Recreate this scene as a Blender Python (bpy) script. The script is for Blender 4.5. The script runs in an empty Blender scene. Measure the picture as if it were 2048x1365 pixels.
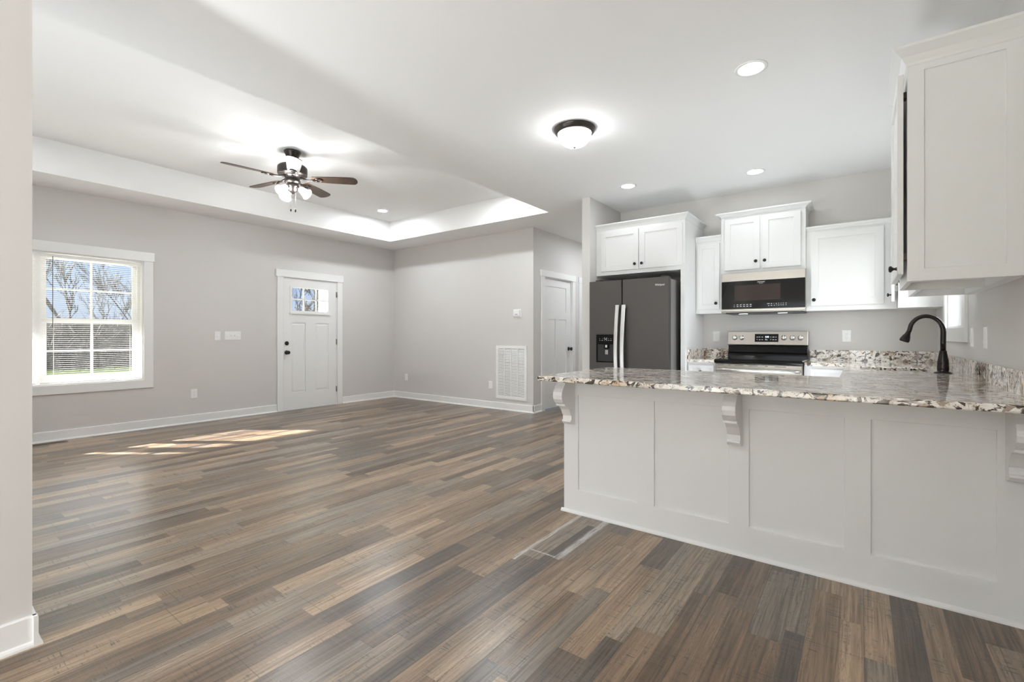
import bpy, bmesh, math, random
from mathutils import Vector, Matrix

# ------------------------------------------------------------------ camera, world, sun, exposure
SC = bpy.context.scene
COL = SC.collection
H = 1.1434
cam_d = bpy.data.cameras.new('camera')
cam_d.sensor_width = 36.0
cam_d.lens = 36.0 * 937.81 / 2048.0
cam_d.shift_y = -10.8 / 2048.0
cam_d.clip_start = 0.05
cam_d.clip_end = 400
cam = bpy.data.objects.new('camera', cam_d)
COL.objects.link(cam)
cam.location = (0, 0, H)
cam.rotation_euler = (math.radians(90), 0, 0.639492)
SC.camera = cam

SC.view_settings.view_transform = 'Standard'
SC.view_settings.look = 'None'
SC.view_settings.gamma = 1.0
SC.view_settings.use_curve_mapping = False
SC.view_settings.exposure = 0.88
SC.cycles.max_bounces = 10
SC.cycles.diffuse_bounces = 6
SC.cycles.glossy_bounces = 4
SC.cycles.transparent_max_bounces = 16
SC.cycles.sample_clamp_indirect = 6.0
SC.cycles.caustics_reflective = False
SC.cycles.caustics_refractive = False

SKY = 0.5
SUN = 44.0
HAZE = 20.0        # how much brighter the hazy sky is on the patio and sink sides
CAN_TRAY = 250.0
CAN_HALL = 220.0
CAN = 33.0       # recessed lenses
FLUSH = 15.0
FANL = 56.0
FILL = 54.0  # power of the added fill lights

w = bpy.data.worlds.new('World')
SC.world = w
w.use_nodes = True
wt = w.node_tree
bg = wt.nodes['Background']
tc = wt.nodes.new('ShaderNodeTexCoord')
sp = wt.nodes.new('ShaderNodeSeparateXYZ')
wt.links.new(tc.outputs['Generated'], sp.inputs[0])
cr = wt.nodes.new('ShaderNodeValToRGB')
wt.links.new(sp.outputs['Z'], cr.inputs[0])
e = cr.color_ramp.elements
e[0].position = 0.0
e[0].color = (0.72, 0.82, 0.97, 1)
e[1].position = 0.55
e[1].color = (0.34, 0.53, 0.90, 1)
k = e.new(0.14)
k.color = (0.43, 0.63, 0.97, 1)
dv = wt.nodes.new('ShaderNodeVectorMath')
dv.operation = 'DOT_PRODUCT'
wt.links.new(tc.outputs['Generated'], dv.inputs[0])
dv.inputs[1].default_value = (0.96, -0.28, 0.0)
mr = wt.nodes.new('ShaderNodeMapRange')
mr.interpolation_type = 'SMOOTHSTEP'
wt.links.new(dv.outputs['Value'], mr.inputs[0])
mr.inputs[1].default_value = -0.05
mr.inputs[2].default_value = 0.85
hz = wt.nodes.new('ShaderNodeMix')
hz.data_type = 'RGBA'
wt.links.new(mr.outputs[0], hz.inputs[0])
wt.links.new(cr.outputs[0], hz.inputs[6])
hz.inputs[7].default_value = (HAZE * 0.93, HAZE * 0.97, HAZE * 1.0, 1)
wt.links.new(hz.outputs[2], bg.inputs['Color'])
bg.inputs['Strength'].default_value = SKY

sun_d = bpy.data.lights.new('sun', 'SUN')
sun_d.energy = SUN
sun_d.angle = math.radians(0.6)
sun_d.color = (1.0, 0.97, 0.94)
sun = bpy.data.objects.new('sun', sun_d)
COL.objects.link(sun)
sun.location = (-20, -14, 14)
sun.rotation_euler = Vector((0.807, 0.59, -0.498)).to_track_quat('-Z', 'Y').to_euler()


def portal(name, loc, direction, sx, sy):
    d = bpy.data.lights.new(name, 'AREA')
    d.shape = 'RECTANGLE'
    d.size = sx
    d.size_y = sy
    d.cycles.is_portal = True
    o = bpy.data.objects.new(name, d)
    COL.objects.link(o)
    o.location = loc
    o.rotation_euler = Vector(direction).to_track_quat('-Z', 'Z').to_euler()


portal('daylight_portal_living', (-7.25, 1.0, 1.33), (1, 0, 0), 1.9, 1.5)
portal('daylight_portal_sink', (0.74, 4.62, 1.62), (-1, 0, 0), 0.9, 0.95)
portal('daylight_portal_patio', (-0.95, -4.2, 1.1), (0, 1, 0), 2.7, 2.15)


# added fill light without a fixture, aimed up at the dining ceiling
bd_ = bpy.data.lights.new('dining_fill', 'AREA')
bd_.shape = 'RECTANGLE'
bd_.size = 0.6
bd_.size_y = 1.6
bd_.energy = FILL
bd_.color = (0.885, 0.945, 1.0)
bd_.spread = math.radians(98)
bo_ = bpy.data.objects.new('dining_fill', bd_)
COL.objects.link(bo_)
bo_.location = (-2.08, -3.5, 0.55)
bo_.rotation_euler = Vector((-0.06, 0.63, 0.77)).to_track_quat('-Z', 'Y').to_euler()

# second added fill light for the tray, no fixture, behind the entry wall
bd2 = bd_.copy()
bd2.energy = FILL * 0.27
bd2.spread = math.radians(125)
bo2 = bpy.data.objects.new('living_fill', bd2)
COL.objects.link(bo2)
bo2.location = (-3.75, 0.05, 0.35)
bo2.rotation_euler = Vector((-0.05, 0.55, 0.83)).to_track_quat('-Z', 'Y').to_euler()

# third added fill light, faint and fixtureless, inside the U of the kitchen
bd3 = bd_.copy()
bd3.energy = FILL * 0.18
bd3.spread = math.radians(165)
bo3 = bpy.data.objects.new('kitchen_fill', bd3)
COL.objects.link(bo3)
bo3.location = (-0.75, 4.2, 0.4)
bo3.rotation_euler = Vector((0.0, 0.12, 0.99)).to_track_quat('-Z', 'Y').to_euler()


# ------------------------------------------------------------------ node helpers
class NB:
    def __init__(s, name):
        s.mat = bpy.data.materials.new(name)
        s.mat.use_nodes = True
        s.nt = s.mat.node_tree
        s.nt.nodes.clear()
        s.out = s.nt.nodes.new('ShaderNodeOutputMaterial')

    def n(s, t, ins=None, **props):
        nd = s.nt.nodes.new('ShaderNode' + t)
        for a, b in props.items():
            setattr(nd, a, b)
        for key, v in (ins or {}).items():
            s.put(nd.inputs[key], v)
        return nd

    def put(s, sock, v):
        if isinstance(v, bpy.types.NodeSocket):
            s.nt.links.new(v, sock)
        else:
            if sock.type == 'RGBA' and len(v) == 3:
                v = (*v, 1)
            sock.default_value = v

    def m(s, op, a, b=None, c=None, clamp=False):
        nd = s.nt.nodes.new('ShaderNodeMath')
        nd.operation = op
        nd.use_clamp = clamp
        for i, v in enumerate((a, b, c)):
            if v is not None:
                s.put(nd.inputs[i], v)
        return nd.outputs[0]

    def mix(s, f, a, b, mode='MIX'):
        nd = s.nt.nodes.new('ShaderNodeMix')
        nd.data_type = 'RGBA'
        nd.blend_type = mode
        s.put(nd.inputs[0], f)
        s.put(nd.inputs[6], a)
        s.put(nd.inputs[7], b)
        return nd.outputs[2]

    def ramp(s, f, stops, interp='LINEAR'):
        nd = s.nt.nodes.new('ShaderNodeValToRGB')
        s.put(nd.inputs[0], f)
        r = nd.color_ramp
        r.interpolation = interp
        while len(r.elements) < len(stops):
            r.elements.new(0.5)
        for el, (p, c) in zip(r.elements, stops):
            el.position = p
            el.color = (*c, 1) if len(c) == 3 else c
        return nd.outputs[0]

    def sstep(s, x, lo, hi):
        nd = s.nt.nodes.new('ShaderNodeMapRange')
        nd.interpolation_type = 'SMOOTHSTEP'
        s.put(nd.inputs[0], x)
        s.put(nd.inputs[1], lo)
        s.put(nd.inputs[2], hi)
        return nd.outputs[0]

    def vec(s, x, y, z=0.0):
        return s.n('CombineXYZ', {0: x, 1: y, 2: z}).outputs[0]

    def noise(s, v, scale=1.0, detail=3.0, rough=0.5, dist=0.0):
        nd = s.n('TexNoise', {'Vector': v, 'Scale': scale, 'Detail': detail, 'Roughness': rough, 'Distortion': dist})
        return nd.outputs[0]

    def pos(s):
        g = s.n('NewGeometry')
        return g.outputs['Position']

    def done(s, color, rough=0.5, metal=0.0, bump=None, bstr=0.1, bdist=0.01, **kw):
        p = s.n('BsdfPrincipled')
        s.put(p.inputs['Base Color'], color)
        s.put(p.inputs['Roughness'], rough)
        s.put(p.inputs['Metallic'], metal)
        for a, b in kw.items():
            s.put(p.inputs[a.replace('_', ' ')], b)
        if bump is not None:
            bn = s.n('Bump', {'Height': bump, 'Strength': bstr, 'Distance': bdist})
            s.nt.links.new(bn.outputs[0], p.inputs['Normal'])
        s.nt.links.new(p.outputs[0], s.out.inputs[0])
        return s.mat


def paint(name, col, rough, scale=300.0, bstr=0.03, var=0.03, **kw):
    b = NB(name)
    p = b.pos()
    n1 = b.noise(p, scale, 2)
    n2 = b.noise(p, 1.3, 2)
    c = b.mix(n2, tuple(x * (1 - var) for x in col), tuple(min(1, x * (1 + var)) for x in col))
    return b.done(c, rough, bump=n1, bstr=bstr, bdist=0.002, **kw)


def metal(name, col, rough, mt=1.0, stretch=(1, 1, 60), amount=0.12, **kw):
    b = NB(name)
    p = b.pos()
    mp = b.n('Mapping', {'Vector': p, 'Scale': stretch}).outputs[0]
    n = b.noise(mp, 14.0, 3)
    r = b.m('MULTIPLY_ADD', n, amount, rough - amount / 2)
    c = b.mix(n, tuple(x * 0.94 for x in col), tuple(min(1, x * 1.06) for x in col))
    return b.done(c, r, mt, **kw)


def emis(name, col, strength, base=(0.9, 0.9, 0.88)):
    b = NB(name)
    return b.done(base, 0.35, Emission_Color=col, Emission_Strength=strength)


M = {}
M['wall'] = paint('greige_wall_paint', (0.655, 0.636, 0.618), 0.62, 220, 0.05)
M['ceil'] = paint('white_ceiling_paint', (0.88, 0.88, 0.875), 0.8, 160, 0.05, 0.01)
M['trim'] = paint('white_trim_paint', (0.84, 0.84, 0.83), 0.32, 120, 0.01, 0.01)
M['door'] = paint('white_door_paint', (0.82, 0.82, 0.81), 0.36, 150, 0.02, 0.01)
M['cab'] = paint('white_cabinet_paint', (0.775, 0.775, 0.77), 0.3, 130, 0.01, 0.01)
M['plastic'] = paint('white_plastic', (0.86, 0.86, 0.85), 0.3, 80, 0.0, 0.005)
M['slat'] = paint('white_vinyl_slat', (0.88, 0.88, 0.87), 0.4, 80, 0.0, 0.005)
M['greyplastic'] = paint('grey_plastic', (0.35, 0.35, 0.35), 0.4, 80, 0.0)
M['blackknob'] = paint('oil_rubbed_bronze', (0.022, 0.019, 0.017), 0.32, 60, 0.02, 0.1, Metallic=0.5)
M['bronze'] = metal('dark_bronze_metal', (0.06, 0.052, 0.047), 0.34, 0.85)
M['faucet'] = metal('dark_bronze_faucet_finish', (0.035, 0.03, 0.028), 0.22, 0.8, amount=0.05)
M['hinge'] = metal('dull_nickel', (0.32, 0.31, 0.30), 0.4)
M['blacksteel'] = metal('black_stainless', (0.088, 0.081, 0.076), 0.42, 0.7, (40, 1, 1), 0.06)
M['fridgeside'] = metal('grey_fridge_side', (0.36, 0.345, 0.33), 0.33, 0.5, amount=0.05)
M['steel'] = metal('stainless_steel', (0.40, 0.365, 0.32), 0.27, 1.0, (1, 1, 50), 0.1)
M['steelpanel'] = metal('brushed_stainless_panel', (0.40, 0.375, 0.34), 0.3, 1.0, (60, 1, 1), 0.1)
M['handle'] = metal('satin_steel_handle', (0.68, 0.67, 0.65), 0.3, 1.0, (30, 30, 1), 0.06)
M['blackglass'] = paint('black_glass', (0.006, 0.006, 0.006), 0.06, 50, 0.0, 0.0, Specular_IOR_Level=0.22)
M['brownglass'] = paint('tinted_oven_window', (0.030, 0.019, 0.015), 0.10, 50, 0.0, 0.05, Specular_IOR_Level=0.25)
M['black'] = paint('black_plastic', (0.012, 0.012, 0.012), 0.35, 90, 0.01)
M['dark'] = paint('dark_gap', (0.02, 0.02, 0.02), 0.8, 90, 0.0)
M['legend'] = paint('white_legend_print', (0.75, 0.75, 0.75), 0.4, 90, 0.0)
M['clock'] = emis('clock_digits', (0.65, 0.85, 1.0), 2.2)
M['can'] = emis('led_lens', (0.905, 0.955, 1.0), CAN)
M['can_tray'] = emis('led_lens_tray', (0.905, 0.955, 1.0), CAN_TRAY)
M['can_hall'] = emis('led_lens_hall', (0.905, 0.955, 1.0), CAN_HALL)
M['flush'] = emis('frosted_bowl_glow', (0.96, 0.98, 1.0), FLUSH)
M['shade'] = emis('frosted_shade_glow', (0.95, 0.96, 0.96), FANL)
M['mwlamp'] = emis('hood_lamp_lens', (0.85, 0.93, 1.0), 5.0)
M['register'] = paint('brown_register_enamel', (0.16, 0.125, 0.095), 0.45, 90, 0.02, 0.1)
M['sinksteel'] = metal('sink_steel', (0.35, 0.34, 0.32), 0.35)

b = NB('window_glass')
tr = b.n('BsdfTransparent')
gl = b.n('BsdfGlossy', {'Roughness': 0.02})
mx = b.n('MixShader', {0: 0.015})
b.nt.links.new(tr.outputs[0], mx.inputs[1])
b.nt.links.new(gl.outputs[0], mx.inputs[2])
b.nt.links.new(mx.outputs[0], b.out.inputs[0])
M['glass'] = b.mat


def floor_material():
    b = NB('vinyl_plank_floor')
    P = b.pos()
    s = b.n('SeparateXYZ', {0: P})
    x, y = s.outputs[0], s.outputs[1]
    PW = 0.18
    u = b.m('DIVIDE', b.m('ADD', x, 1.43 + PW * 40), PW)
    r = b.m('FLOOR', u)
    fu = b.m('FRACT', u)

    def wn(a, c=0.0):
        return b.n('TexWhiteNoise', {'Vector': b.vec(a, c, 3.7)}, noise_dimensions='3D').outputs[0]
    split = b.m('MULTIPLY_ADD', wn(r, 11.3), 0.30, 0.36)
    side = b.m('GREATER_THAN', fu, split)
    row = b.m('MULTIPLY_ADD', r, 2.0, side)
    off = b.m('MULTIPLY', wn(row, 5.1), 7.0)
    L = b.m('MULTIPLY_ADD', wn(row, 8.9), 0.55, 0.55)
    v = b.m('DIVIDE', b.m('ADD', y, b.m('ADD', off, 20.0)), L)
    c = b.m('FLOOR', v)
    fv = b.m('FRACT', v)
    rid = wn(row, c)
    rid2 = wn(b.m('ADD', row, 0.37), c)
    # long real planks (1.2 m) carry the seams
    v2 = b.m('DIVIDE', b.m('ADD', y, b.m('MULTIPLY_ADD', wn(r, 2.2), 5.0, 20.0)), 1.22)
    fv2 = b.m('FRACT', v2)
    # grain
    sh = b.m('MULTIPLY', rid2, 40.0)
    g1 = b.noise(b.vec(b.m('MULTIPLY', x, 105.0), b.m('MULTIPLY_ADD', y, 2.4, sh), sh), 1.0, 5, 0.68, 0.5)
    g2 = b.noise(b.vec(b.m('MULTIPLY', x, 24.0), b.m('MULTIPLY_ADD', y, 1.3, sh), sh), 1.0, 4, 0.62, 0.8)
    g3 = b.noise(b.vec(b.m('MULTIPLY', x, 7.0), b.m('MULTIPLY', y, 150.0), sh), 1.0, 2, 0.6, 0.4)
    g4 = b.noise(b.vec(b.m('MULTIPLY', x, 13.0), b.m('MULTIPLY_ADD', y, 3.2, sh), 2.0), 1.0, 4, 0.65, 0.6)
    g5 = b.noise(b.vec(b.m('MULTIPLY', x, 3.0), b.m('MULTIPLY', y, 320.0), sh), 1.0, 1, 0.5, 0.0)
    tone = b.m('ADD', b.m('MULTIPLY', rid, 0.55), b.m('MULTIPLY', g2, 0.80))
    tone = b.m('SUBTRACT', tone, 0.17)
    col = b.ramp(tone, [(0.06, (0.050, 0.033, 0.021)), (0.26, (0.110, 0.073, 0.045)), (0.44, (0.196, 0.133, 0.083)),
                        (0.60, (0.285, 0.198, 0.126)), (0.78, (0.40, 0.285, 0.183)), (0.97, (0.54, 0.395, 0.26))])
    grey = b.ramp(tone, [(0.1, (0.058, 0.048, 0.040)), (0.5, (0.150, 0.124, 0.100)), (0.95, (0.34, 0.28, 0.22))])
    col = b.mix(b.sstep(b.m('ADD', b.m('MULTIPLY', rid2, 0.6), b.m('MULTIPLY', g4, 0.6)), 0.50, 0.90), col, grey)
    col = b.mix(b.m('MULTIPLY', b.sstep(g1, 0.46, 0.66), 0.85), col, b.mix(1.0, col, (0.40, 0.38, 0.37), 'MULTIPLY'))
    col = b.mix(b.m('MULTIPLY', b.sstep(g1, 0.46, 0.30), 0.6), col, b.mix(1.0, col, (1.5, 1.48, 1.45), 'MULTIPLY'))
    # saw marks across the boards
    sawmask = b.sstep(g4, 0.50, 0.62)
    saw = b.m('MULTIPLY', b.m('MULTIPLY', b.sstep(g3, 0.55, 0.63), sawmask), 0.75)
    col = b.mix(saw, col, (0.045, 0.034, 0.027))
    fine = b.m('MULTIPLY', b.sstep(g5, 0.45, 0.75), 0.10)
    col = b.mix(fine, col, (0.36, 0.29, 0.22))
    # cracks / dark grain lines
    g6 = b.noise(b.vec(b.m('MULTIPLY', x, 42.0), b.m('MULTIPLY_ADD', y, 3.2, sh), 7.0), 1.0, 5, 0.7, 1.4)
    crack = b.m('MULTIPLY', b.sstep(b.m('ABSOLUTE', b.m('SUBTRACT', g6, 0.5)), 0.016, 0.0), b.sstep(g2, 0.46, 0.56))
    col = b.mix(b.m('MULTIPLY', crack, 0.75), col, (0.03, 0.023, 0.018))
    # knots
    vo = b.n('TexVoronoi', {'Vector': b.vec(b.m('MULTIPLY', x, 3.2), b.m('MULTIPLY', y, 1.3), 0.0), 'Scale': 1.0, 'Randomness': 1.0})
    kn = b.m('MULTIPLY', b.sstep(vo.outputs['Distance'], 0.045, 0.02), 0.85)
    col = b.mix(kn, col, (0.03, 0.022, 0.017))
    # seams between planks
    e1 = b.m('MULTIPLY', b.m('MINIMUM', fu, b.m('SUBTRACT', 1.0, fu)), PW)
    e2 = b.m('MULTIPLY', b.m('MINIMUM', fv2, b.m('SUBTRACT', 1.0, fv2)), 1.22)
    ed = b.m('MINIMUM', e1, e2)
    seam = b.sstep(ed, 0.0022, 0.0006)
    col = b.mix(b.m('MULTIPLY', seam, 0.6), col, (0.04, 0.032, 0.026))
    # dried white adhesive along the seams of one loose plank beside the peninsula
    wob = b.noise(P, 9.0, 3)

    def strip(coord, at, half, lo, hi, oc):
        d = b.m('ABSOLUTE', b.m('SUBTRACT', b.m('MULTIPLY_ADD', wob, 0.018, b.m('SUBTRACT', coord, 0.009)), at))
        a = b.sstep(d, half, half * 0.35)
        inside = b.m('MULTIPLY', b.m('GREATER_THAN', oc, lo), b.m('LESS_THAN', oc, hi))
        return b.m('MULTIPLY', a, inside)
    streak = b.noise(b.vec(b.m('MULTIPLY', x, 130.0), b.m('MULTIPLY', y, 9.0), 0.0), 1.0, 3, 0.6, 0.5)
    st = b.m('MAXIMUM', strip(x, -1.25, 0.027, 2.06, 2.67, y), strip(x, -1.43, 0.017, 1.93, 2.67, y))
    st = b.m('MAXIMUM', st, strip(y, 2.075, 0.009, -1.44, -1.24, x))
    st = b.m('MULTIPLY', st, b.sstep(streak, 0.30, 0.56))
    col = b.mix(b.m('MULTIPLY', st, 0.8), col, (0.60, 0.59, 0.58))
    rough = b.m('MULTIPLY_ADD', g1, 0.12, 0.24)
    hgt = b.m('SUBTRACT', b.m('MULTIPLY', g1, 0.35), seam)
    return b.done(col, rough, bump=hgt, bstr=0.22, bdist=0.0012, Specular_IOR_Level=0.7)


M['floor'] = floor_material()


def granite():
    b = NB('cream_granite')
    P = b.pos()
    rot = b.n('Mapping', {'Vector': P, 'Rotation': (0.5, 0.35, 0.6), 'Scale': (1.0, 2.0, 1.4)}).outputs[0]
    big = b.noise(rot, 4.5, 4, 0.55, 0.8)
    med = b.noise(rot, 15.0, 5, 0.60, 2.2)
    blo = b.noise(rot, 8.0, 5, 0.62, 1.6)
    fin = b.noise(rot, 60.0, 3, 0.6, 0.6)
    vor = b.n('TexVoronoi', {'Vector': rot, 'Scale': 34.0, 'Randomness': 1.0}, feature='F1')
    vcol = b.n('SeparateColor', {0: vor.outputs['Color']}).outputs[0]
    col = b.ramp(big, [(0.30, (0.62, 0.47, 0.33)), (0.41, (0.80, 0.73, 0.63)), (0.50, (0.89, 0.86, 0.80)), (0.62, (0.87, 0.825, 0.755)), (0.74, (0.66, 0.50, 0.35))])
    col = b.mix(b.m('MULTIPLY', b.sstep(vcol, 0.60, 0.95), 0.5), col, (0.36, 0.29, 0.23))
    col = b.mix(b.m('MULTIPLY', b.sstep(vcol, 0.30, 0.05), 0.5), col, (0.90, 0.89, 0.87))
    tan = b.sstep(blo, 0.545, 0.60)
    col = b.mix(b.m('MULTIPLY', tan, 0.8), col, (0.27, 0.175, 0.105))
    dk = b.sstep(med, 0.532, 0.57)
    col = b.mix(b.m('MULTIPLY', dk, 0.95), col, (0.042, 0.029, 0.020))
    sp_ = b.sstep(fin, 0.60, 0.68)
    col = b.mix(b.m('MULTIPLY', sp_, 0.8), col, (0.12, 0.08, 0.052))
    return b.done(col, 0.07, Specular_IOR_Level=0.48)


M['granite'] = granite()


def blade_wood():
    b = NB('walnut_blade')
    tcx = b.n('TexCoord').outputs['Object']
    mp = b.n('Mapping', {'Vector': tcx, 'Scale': (2, 40, 4)}).outputs[0]
    g = b.noise(mp, 1.6, 4, 0.6, 0.6)
    c = b.ramp(g, [(0.3, (0.026, 0.015, 0.010)), (0.55, (0.058, 0.035, 0.023)), (0.75, (0.092, 0.058, 0.038))])
    return b.done(c, 0.38)


M['blade'] = blade_wood()


def simple_noise(name, c1, c2, scale, rough=0.9, detail=4):
    b = NB(name)
    n = b.noise(b.pos(), scale, detail, 0.65)
    return b.done(b.ramp(n, [(0.35, c1), (0.65, c2)]), rough)


M['grass'] = simple_noise('lawn_grass', (0.045, 0.066, 0.012), (0.078, 0.092, 0.026), 3.0)
M['bark'] = simple_noise('grey_bark', (0.008, 0.0065, 0.005), (0.019, 0.016, 0.013), 6.0)
M['brush'] = simple_noise('dry_brush', (0.007, 0.006, 0.005), (0.018, 0.0155, 0.013), 2.5)
M['bank'] = simple_noise('brown_bank', (0.010, 0.009, 0.0075), (0.034, 0.030, 0.026), 1.6)
M['bud'] = simple_noise('pale_dry_leaf', (0.05, 0.038, 0.017), (0.08, 0.062, 0.03), 3.0)
M['concrete'] = simple_noise('porch_concrete', (0.42, 0.41, 0.39), (0.52, 0.51, 0.49), 5.0)

# ------------------------------------------------------------------ mesh helpers
ORG = {}


class G:
    def __init__(s, mp=None):
        s.v = []
        s.f = []
        s.sm = []
        s.mp = mp

    def add(s, vs, fs, smooth=False):
        k = len(s.v)
        s.v += [tuple(s.mp(*p)) if s.mp else tuple(p) for p in vs]
        s.f += [tuple(k + i for i in f) for f in fs]
        s.sm += [smooth] * len(fs)
        return s

    def box(s, x0, x1, y0, y1, z0, z1):
        vs = [(x, y, z) for x in (x0, x1) for y in (y0, y1) for z in (z0, z1)]
        return s.add(vs, [(0, 1, 3, 2), (4, 6, 7, 5), (0, 4, 5, 1), (2, 3, 7, 6), (0, 2, 6, 4), (1, 5, 7, 3)])

    def loft(s, rings, cap0=True, cap1=True, smooth=False, closed=True):
        n = len(rings[0])
        vs = [p for r in rings for p in r]
        fs = []
        for i in range(len(rings) - 1):
            for j in range(n if closed else n - 1):
                a, b_ = i * n + j, i * n + (j + 1) % n
                fs.append((a, b_, b_ + n, a + n))
        k = len(fs)
        s.add(vs, fs, smooth)
        base = len(s.v) - len(vs)
        if cap0:
            s.f.append(tuple(base + j for j in reversed(range(n))))
            s.sm.append(False)
        if cap1:
            s.f.append(tuple(base + (len(rings) - 1) * n + j for j in range(n)))
            s.sm.append(False)
        return s

    def lathe(s, prof, c, axis=(0, 0, 1), n=24, smooth=True, cap0=True, cap1=True):
        ax = Vector(axis).normalized()
        t = Vector((1, 0, 0)) if abs(ax.x) < 0.9 else Vector((0, 1, 0))
        a = ax.cross(t).normalized()
        b_ = ax.cross(a)
        c = Vector(c)
        rings = []
        for r, h in prof:
            rings.append([tuple(c + ax * h + (a * math.cos(2 * math.pi * i / n) + b_ * math.sin(2 * math.pi * i / n)) * max(r, 1e-4))
                          for i in range(n)])
        return s.loft(rings, cap0, cap1, smooth)

    def tube(s, path, rad, n=10, smooth=True):
        pts = [Vector(p) for p in path]
        if not isinstance(rad, (list, tuple)):
            rad = [rad] * len(pts)
        rings = []
        up = None
        for i, p in enumerate(pts):
            d = (pts[min(i + 1, len(pts) - 1)] - pts[max(i - 1, 0)]).normalized()
            if up is None:
                up = Vector((0, 0, 1)) if abs(d.z) < 0.9 else Vector((1, 0, 0))
            a = d.cross(up).normalized()
            b_ = a.cross(d).normalized()
            up = b_
            rings.append([tuple(p + (a * math.cos(2 * math.pi * k_ / n) + b_ * math.sin(2 * math.pi * k_ / n)) * rad[i]) for k_ in range(n)])
        return s.loft(rings, True, True, smooth)

    def prism(s, poly, axis, a, b_):
        """poly in the two other axes, extruded along axis from a to b_"""
        def mk(p, t):
            if axis == 'x':
                return (t, p[0], p[1])
            if axis == 'y':
                return (p[0], t, p[1])
            return (p[0], p[1], t)
        return s.loft([[mk(p, a) for p in poly], [mk(p, b_) for p in poly]])

    def plate(s, w0, w1, z0, z1, holes, df, db):
        """slab spanning w,z ; thickness along d from df (front) to db ; holes = (w0,w1,z0,z1,depth) depth None = through"""
        ws = sorted({w0, w1, *[h[0] for h in holes], *[h[1] for h in holes]})
        zs = sorted({z0, z1, *[h[2] for h in holes], *[h[3] for h in holes]})
        ws = [q for q in ws if w0 - 1e-9 <= q <= w1 + 1e-9]
        zs = [q for q in zs if z0 - 1e-9 <= q <= z1 + 1e-9]

        def dep(i, j):
            if i < 0 or j < 0 or i >= len(ws) - 1 or j >= len(zs) - 1:
                return 'out'
            cw, cz = (ws[i] + ws[i + 1]) / 2, (zs[j] + zs[j + 1]) / 2
            for h in holes:
                if h[0] < cw < h[1] and h[2] < cz < h[3]:
                    return None if h[4] is None else df + h[4]
            return df
        for i in range(-1, len(ws) - 1):
            for j in range(-1, len(zs) - 1):
                c = dep(i, j)
                if c not in ('out', None):
                    a = (ws[i], ws[i + 1], zs[j], zs[j + 1])
                    s.add([(a[0], c, a[2]), (a[1], c, a[2]), (a[1], c, a[3]), (a[0], c, a[3])], [(0, 1, 2, 3)])
                    s.add([(a[0], db, a[2]), (a[1], db, a[2]), (a[1], db, a[3]), (a[0], db, a[3])], [(3, 2, 1, 0)])
                for di, dj in ((1, 0), (0, 1)):
                    o = dep(i + di, j + dj)
                    ca = db if c in ('out', None) else c
                    ob = db if o in ('out', None) else o
                    if abs(ca - ob) < 1e-9:
                        continue
                    if di:
                        ww = ws[i + 1]
                        if j < 0:
                            continue
                        s.add([(ww, ca, zs[j]), (ww, ob, zs[j]), (ww, ob, zs[j + 1]), (ww, ca, zs[j + 1])], [(0, 1, 2, 3)])
                    else:
                        zz = zs[j + 1]
                        if i < 0:
                            continue
                        s.add([(ws[i], ca, zz), (ws[i], ob, zz), (ws[i + 1], ob, zz), (ws[i + 1], ca, zz)], [(0, 1, 2, 3)])
        return s

    def cells(s, xs, ys, solid, z0, z1):
        """horizontal slab made of solid grid cells"""
        nx, ny = len(xs) - 1, len(ys) - 1

        def ok(i, j):
            return 0 <= i < nx and 0 <= j < ny and solid((xs[i] + xs[i + 1]) / 2, (ys[j] + ys[j + 1]) / 2)
        for i in range(nx):
            for j in range(ny):
                if not ok(i, j):
                    continue
                a, b_, c, d = xs[i], xs[i + 1], ys[j], ys[j + 1]
                s.add([(a, c, z1), (b_, c, z1), (b_, d, z1), (a, d, z1)], [(0, 1, 2, 3)])
                s.add([(a, c, z0), (b_, c, z0), (b_, d, z0), (a, d, z0)], [(3, 2, 1, 0)])
                for (di, dj, p, q) in ((-1, 0, (a, d), (a, c)), (1, 0, (b_, c), (b_, d)), (0, -1, (a, c), (b_, c)), (0, 1, (b_, d), (a, d))):
                    if not ok(i + di, j + dj):
                        s.add([(*p, z0), (*q, z0), (*q, z1), (*p, z1)], [(0, 1, 2, 3)])
        return s

    def build(s, name, mat, parent=None, bevel=0.0, seg=2, base=False, merge=True):
        bm = bmesh.new()
        vv = [bm.verts.new(p) for p in s.v]
        for f, sm in zip(s.f, s.sm):
            try:
                fc = bm.faces.new([vv[i] for i in f])
                fc.smooth = sm
            except ValueError:
                pass
        if merge:
            bmesh.ops.remove_doubles(bm, verts=bm.verts, dist=1e-5)
        bmesh.ops.recalc_face_normals(bm, faces=bm.faces)
        xs = [v.co.x for v in bm.verts]
        ys = [v.co.y for v in bm.verts]
        zs = [v.co.z for v in bm.verts]
        c = Vector(((min(xs) + max(xs)) / 2, (min(ys) + max(ys)) / 2, (min(zs) + max(zs)) / 2))
        if parent is None:
            c.z = min(zs)
        bmesh.ops.translate(bm, verts=bm.verts, vec=-c)
        me = bpy.data.meshes.new(name)
        bm.to_mesh(me)
        bm.free()
        mats = mat if isinstance(mat, (list, tuple)) else [mat]
        for q in mats:
            me.materials.append(M[q])
        o = bpy.data.objects.new(name, me)
        COL.objects.link(o)
        place(o, c, parent)
        if bevel:
            md = o.modifiers.new('edge', 'BEVEL')
            md.width = bevel
            md.segments = seg
            md.limit_method = 'ANGLE'
            md.angle_limit = math.radians(40)
        return o


def place(o, wc, parent=None):
    wc = Vector(wc)
    ORG[o.name] = wc
    if parent is None:
        o.location = wc
    else:
        o.parent = parent
        o.location = wc - ORG[parent.name]


def thing(name, label, cat, loc, group=None):
    o = bpy.data.objects.new(name, None)
    o.empty_display_size = 0.1
    COL.objects.link(o)
    place(o, loc)
    return tag(o, label, cat, group)


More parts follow.
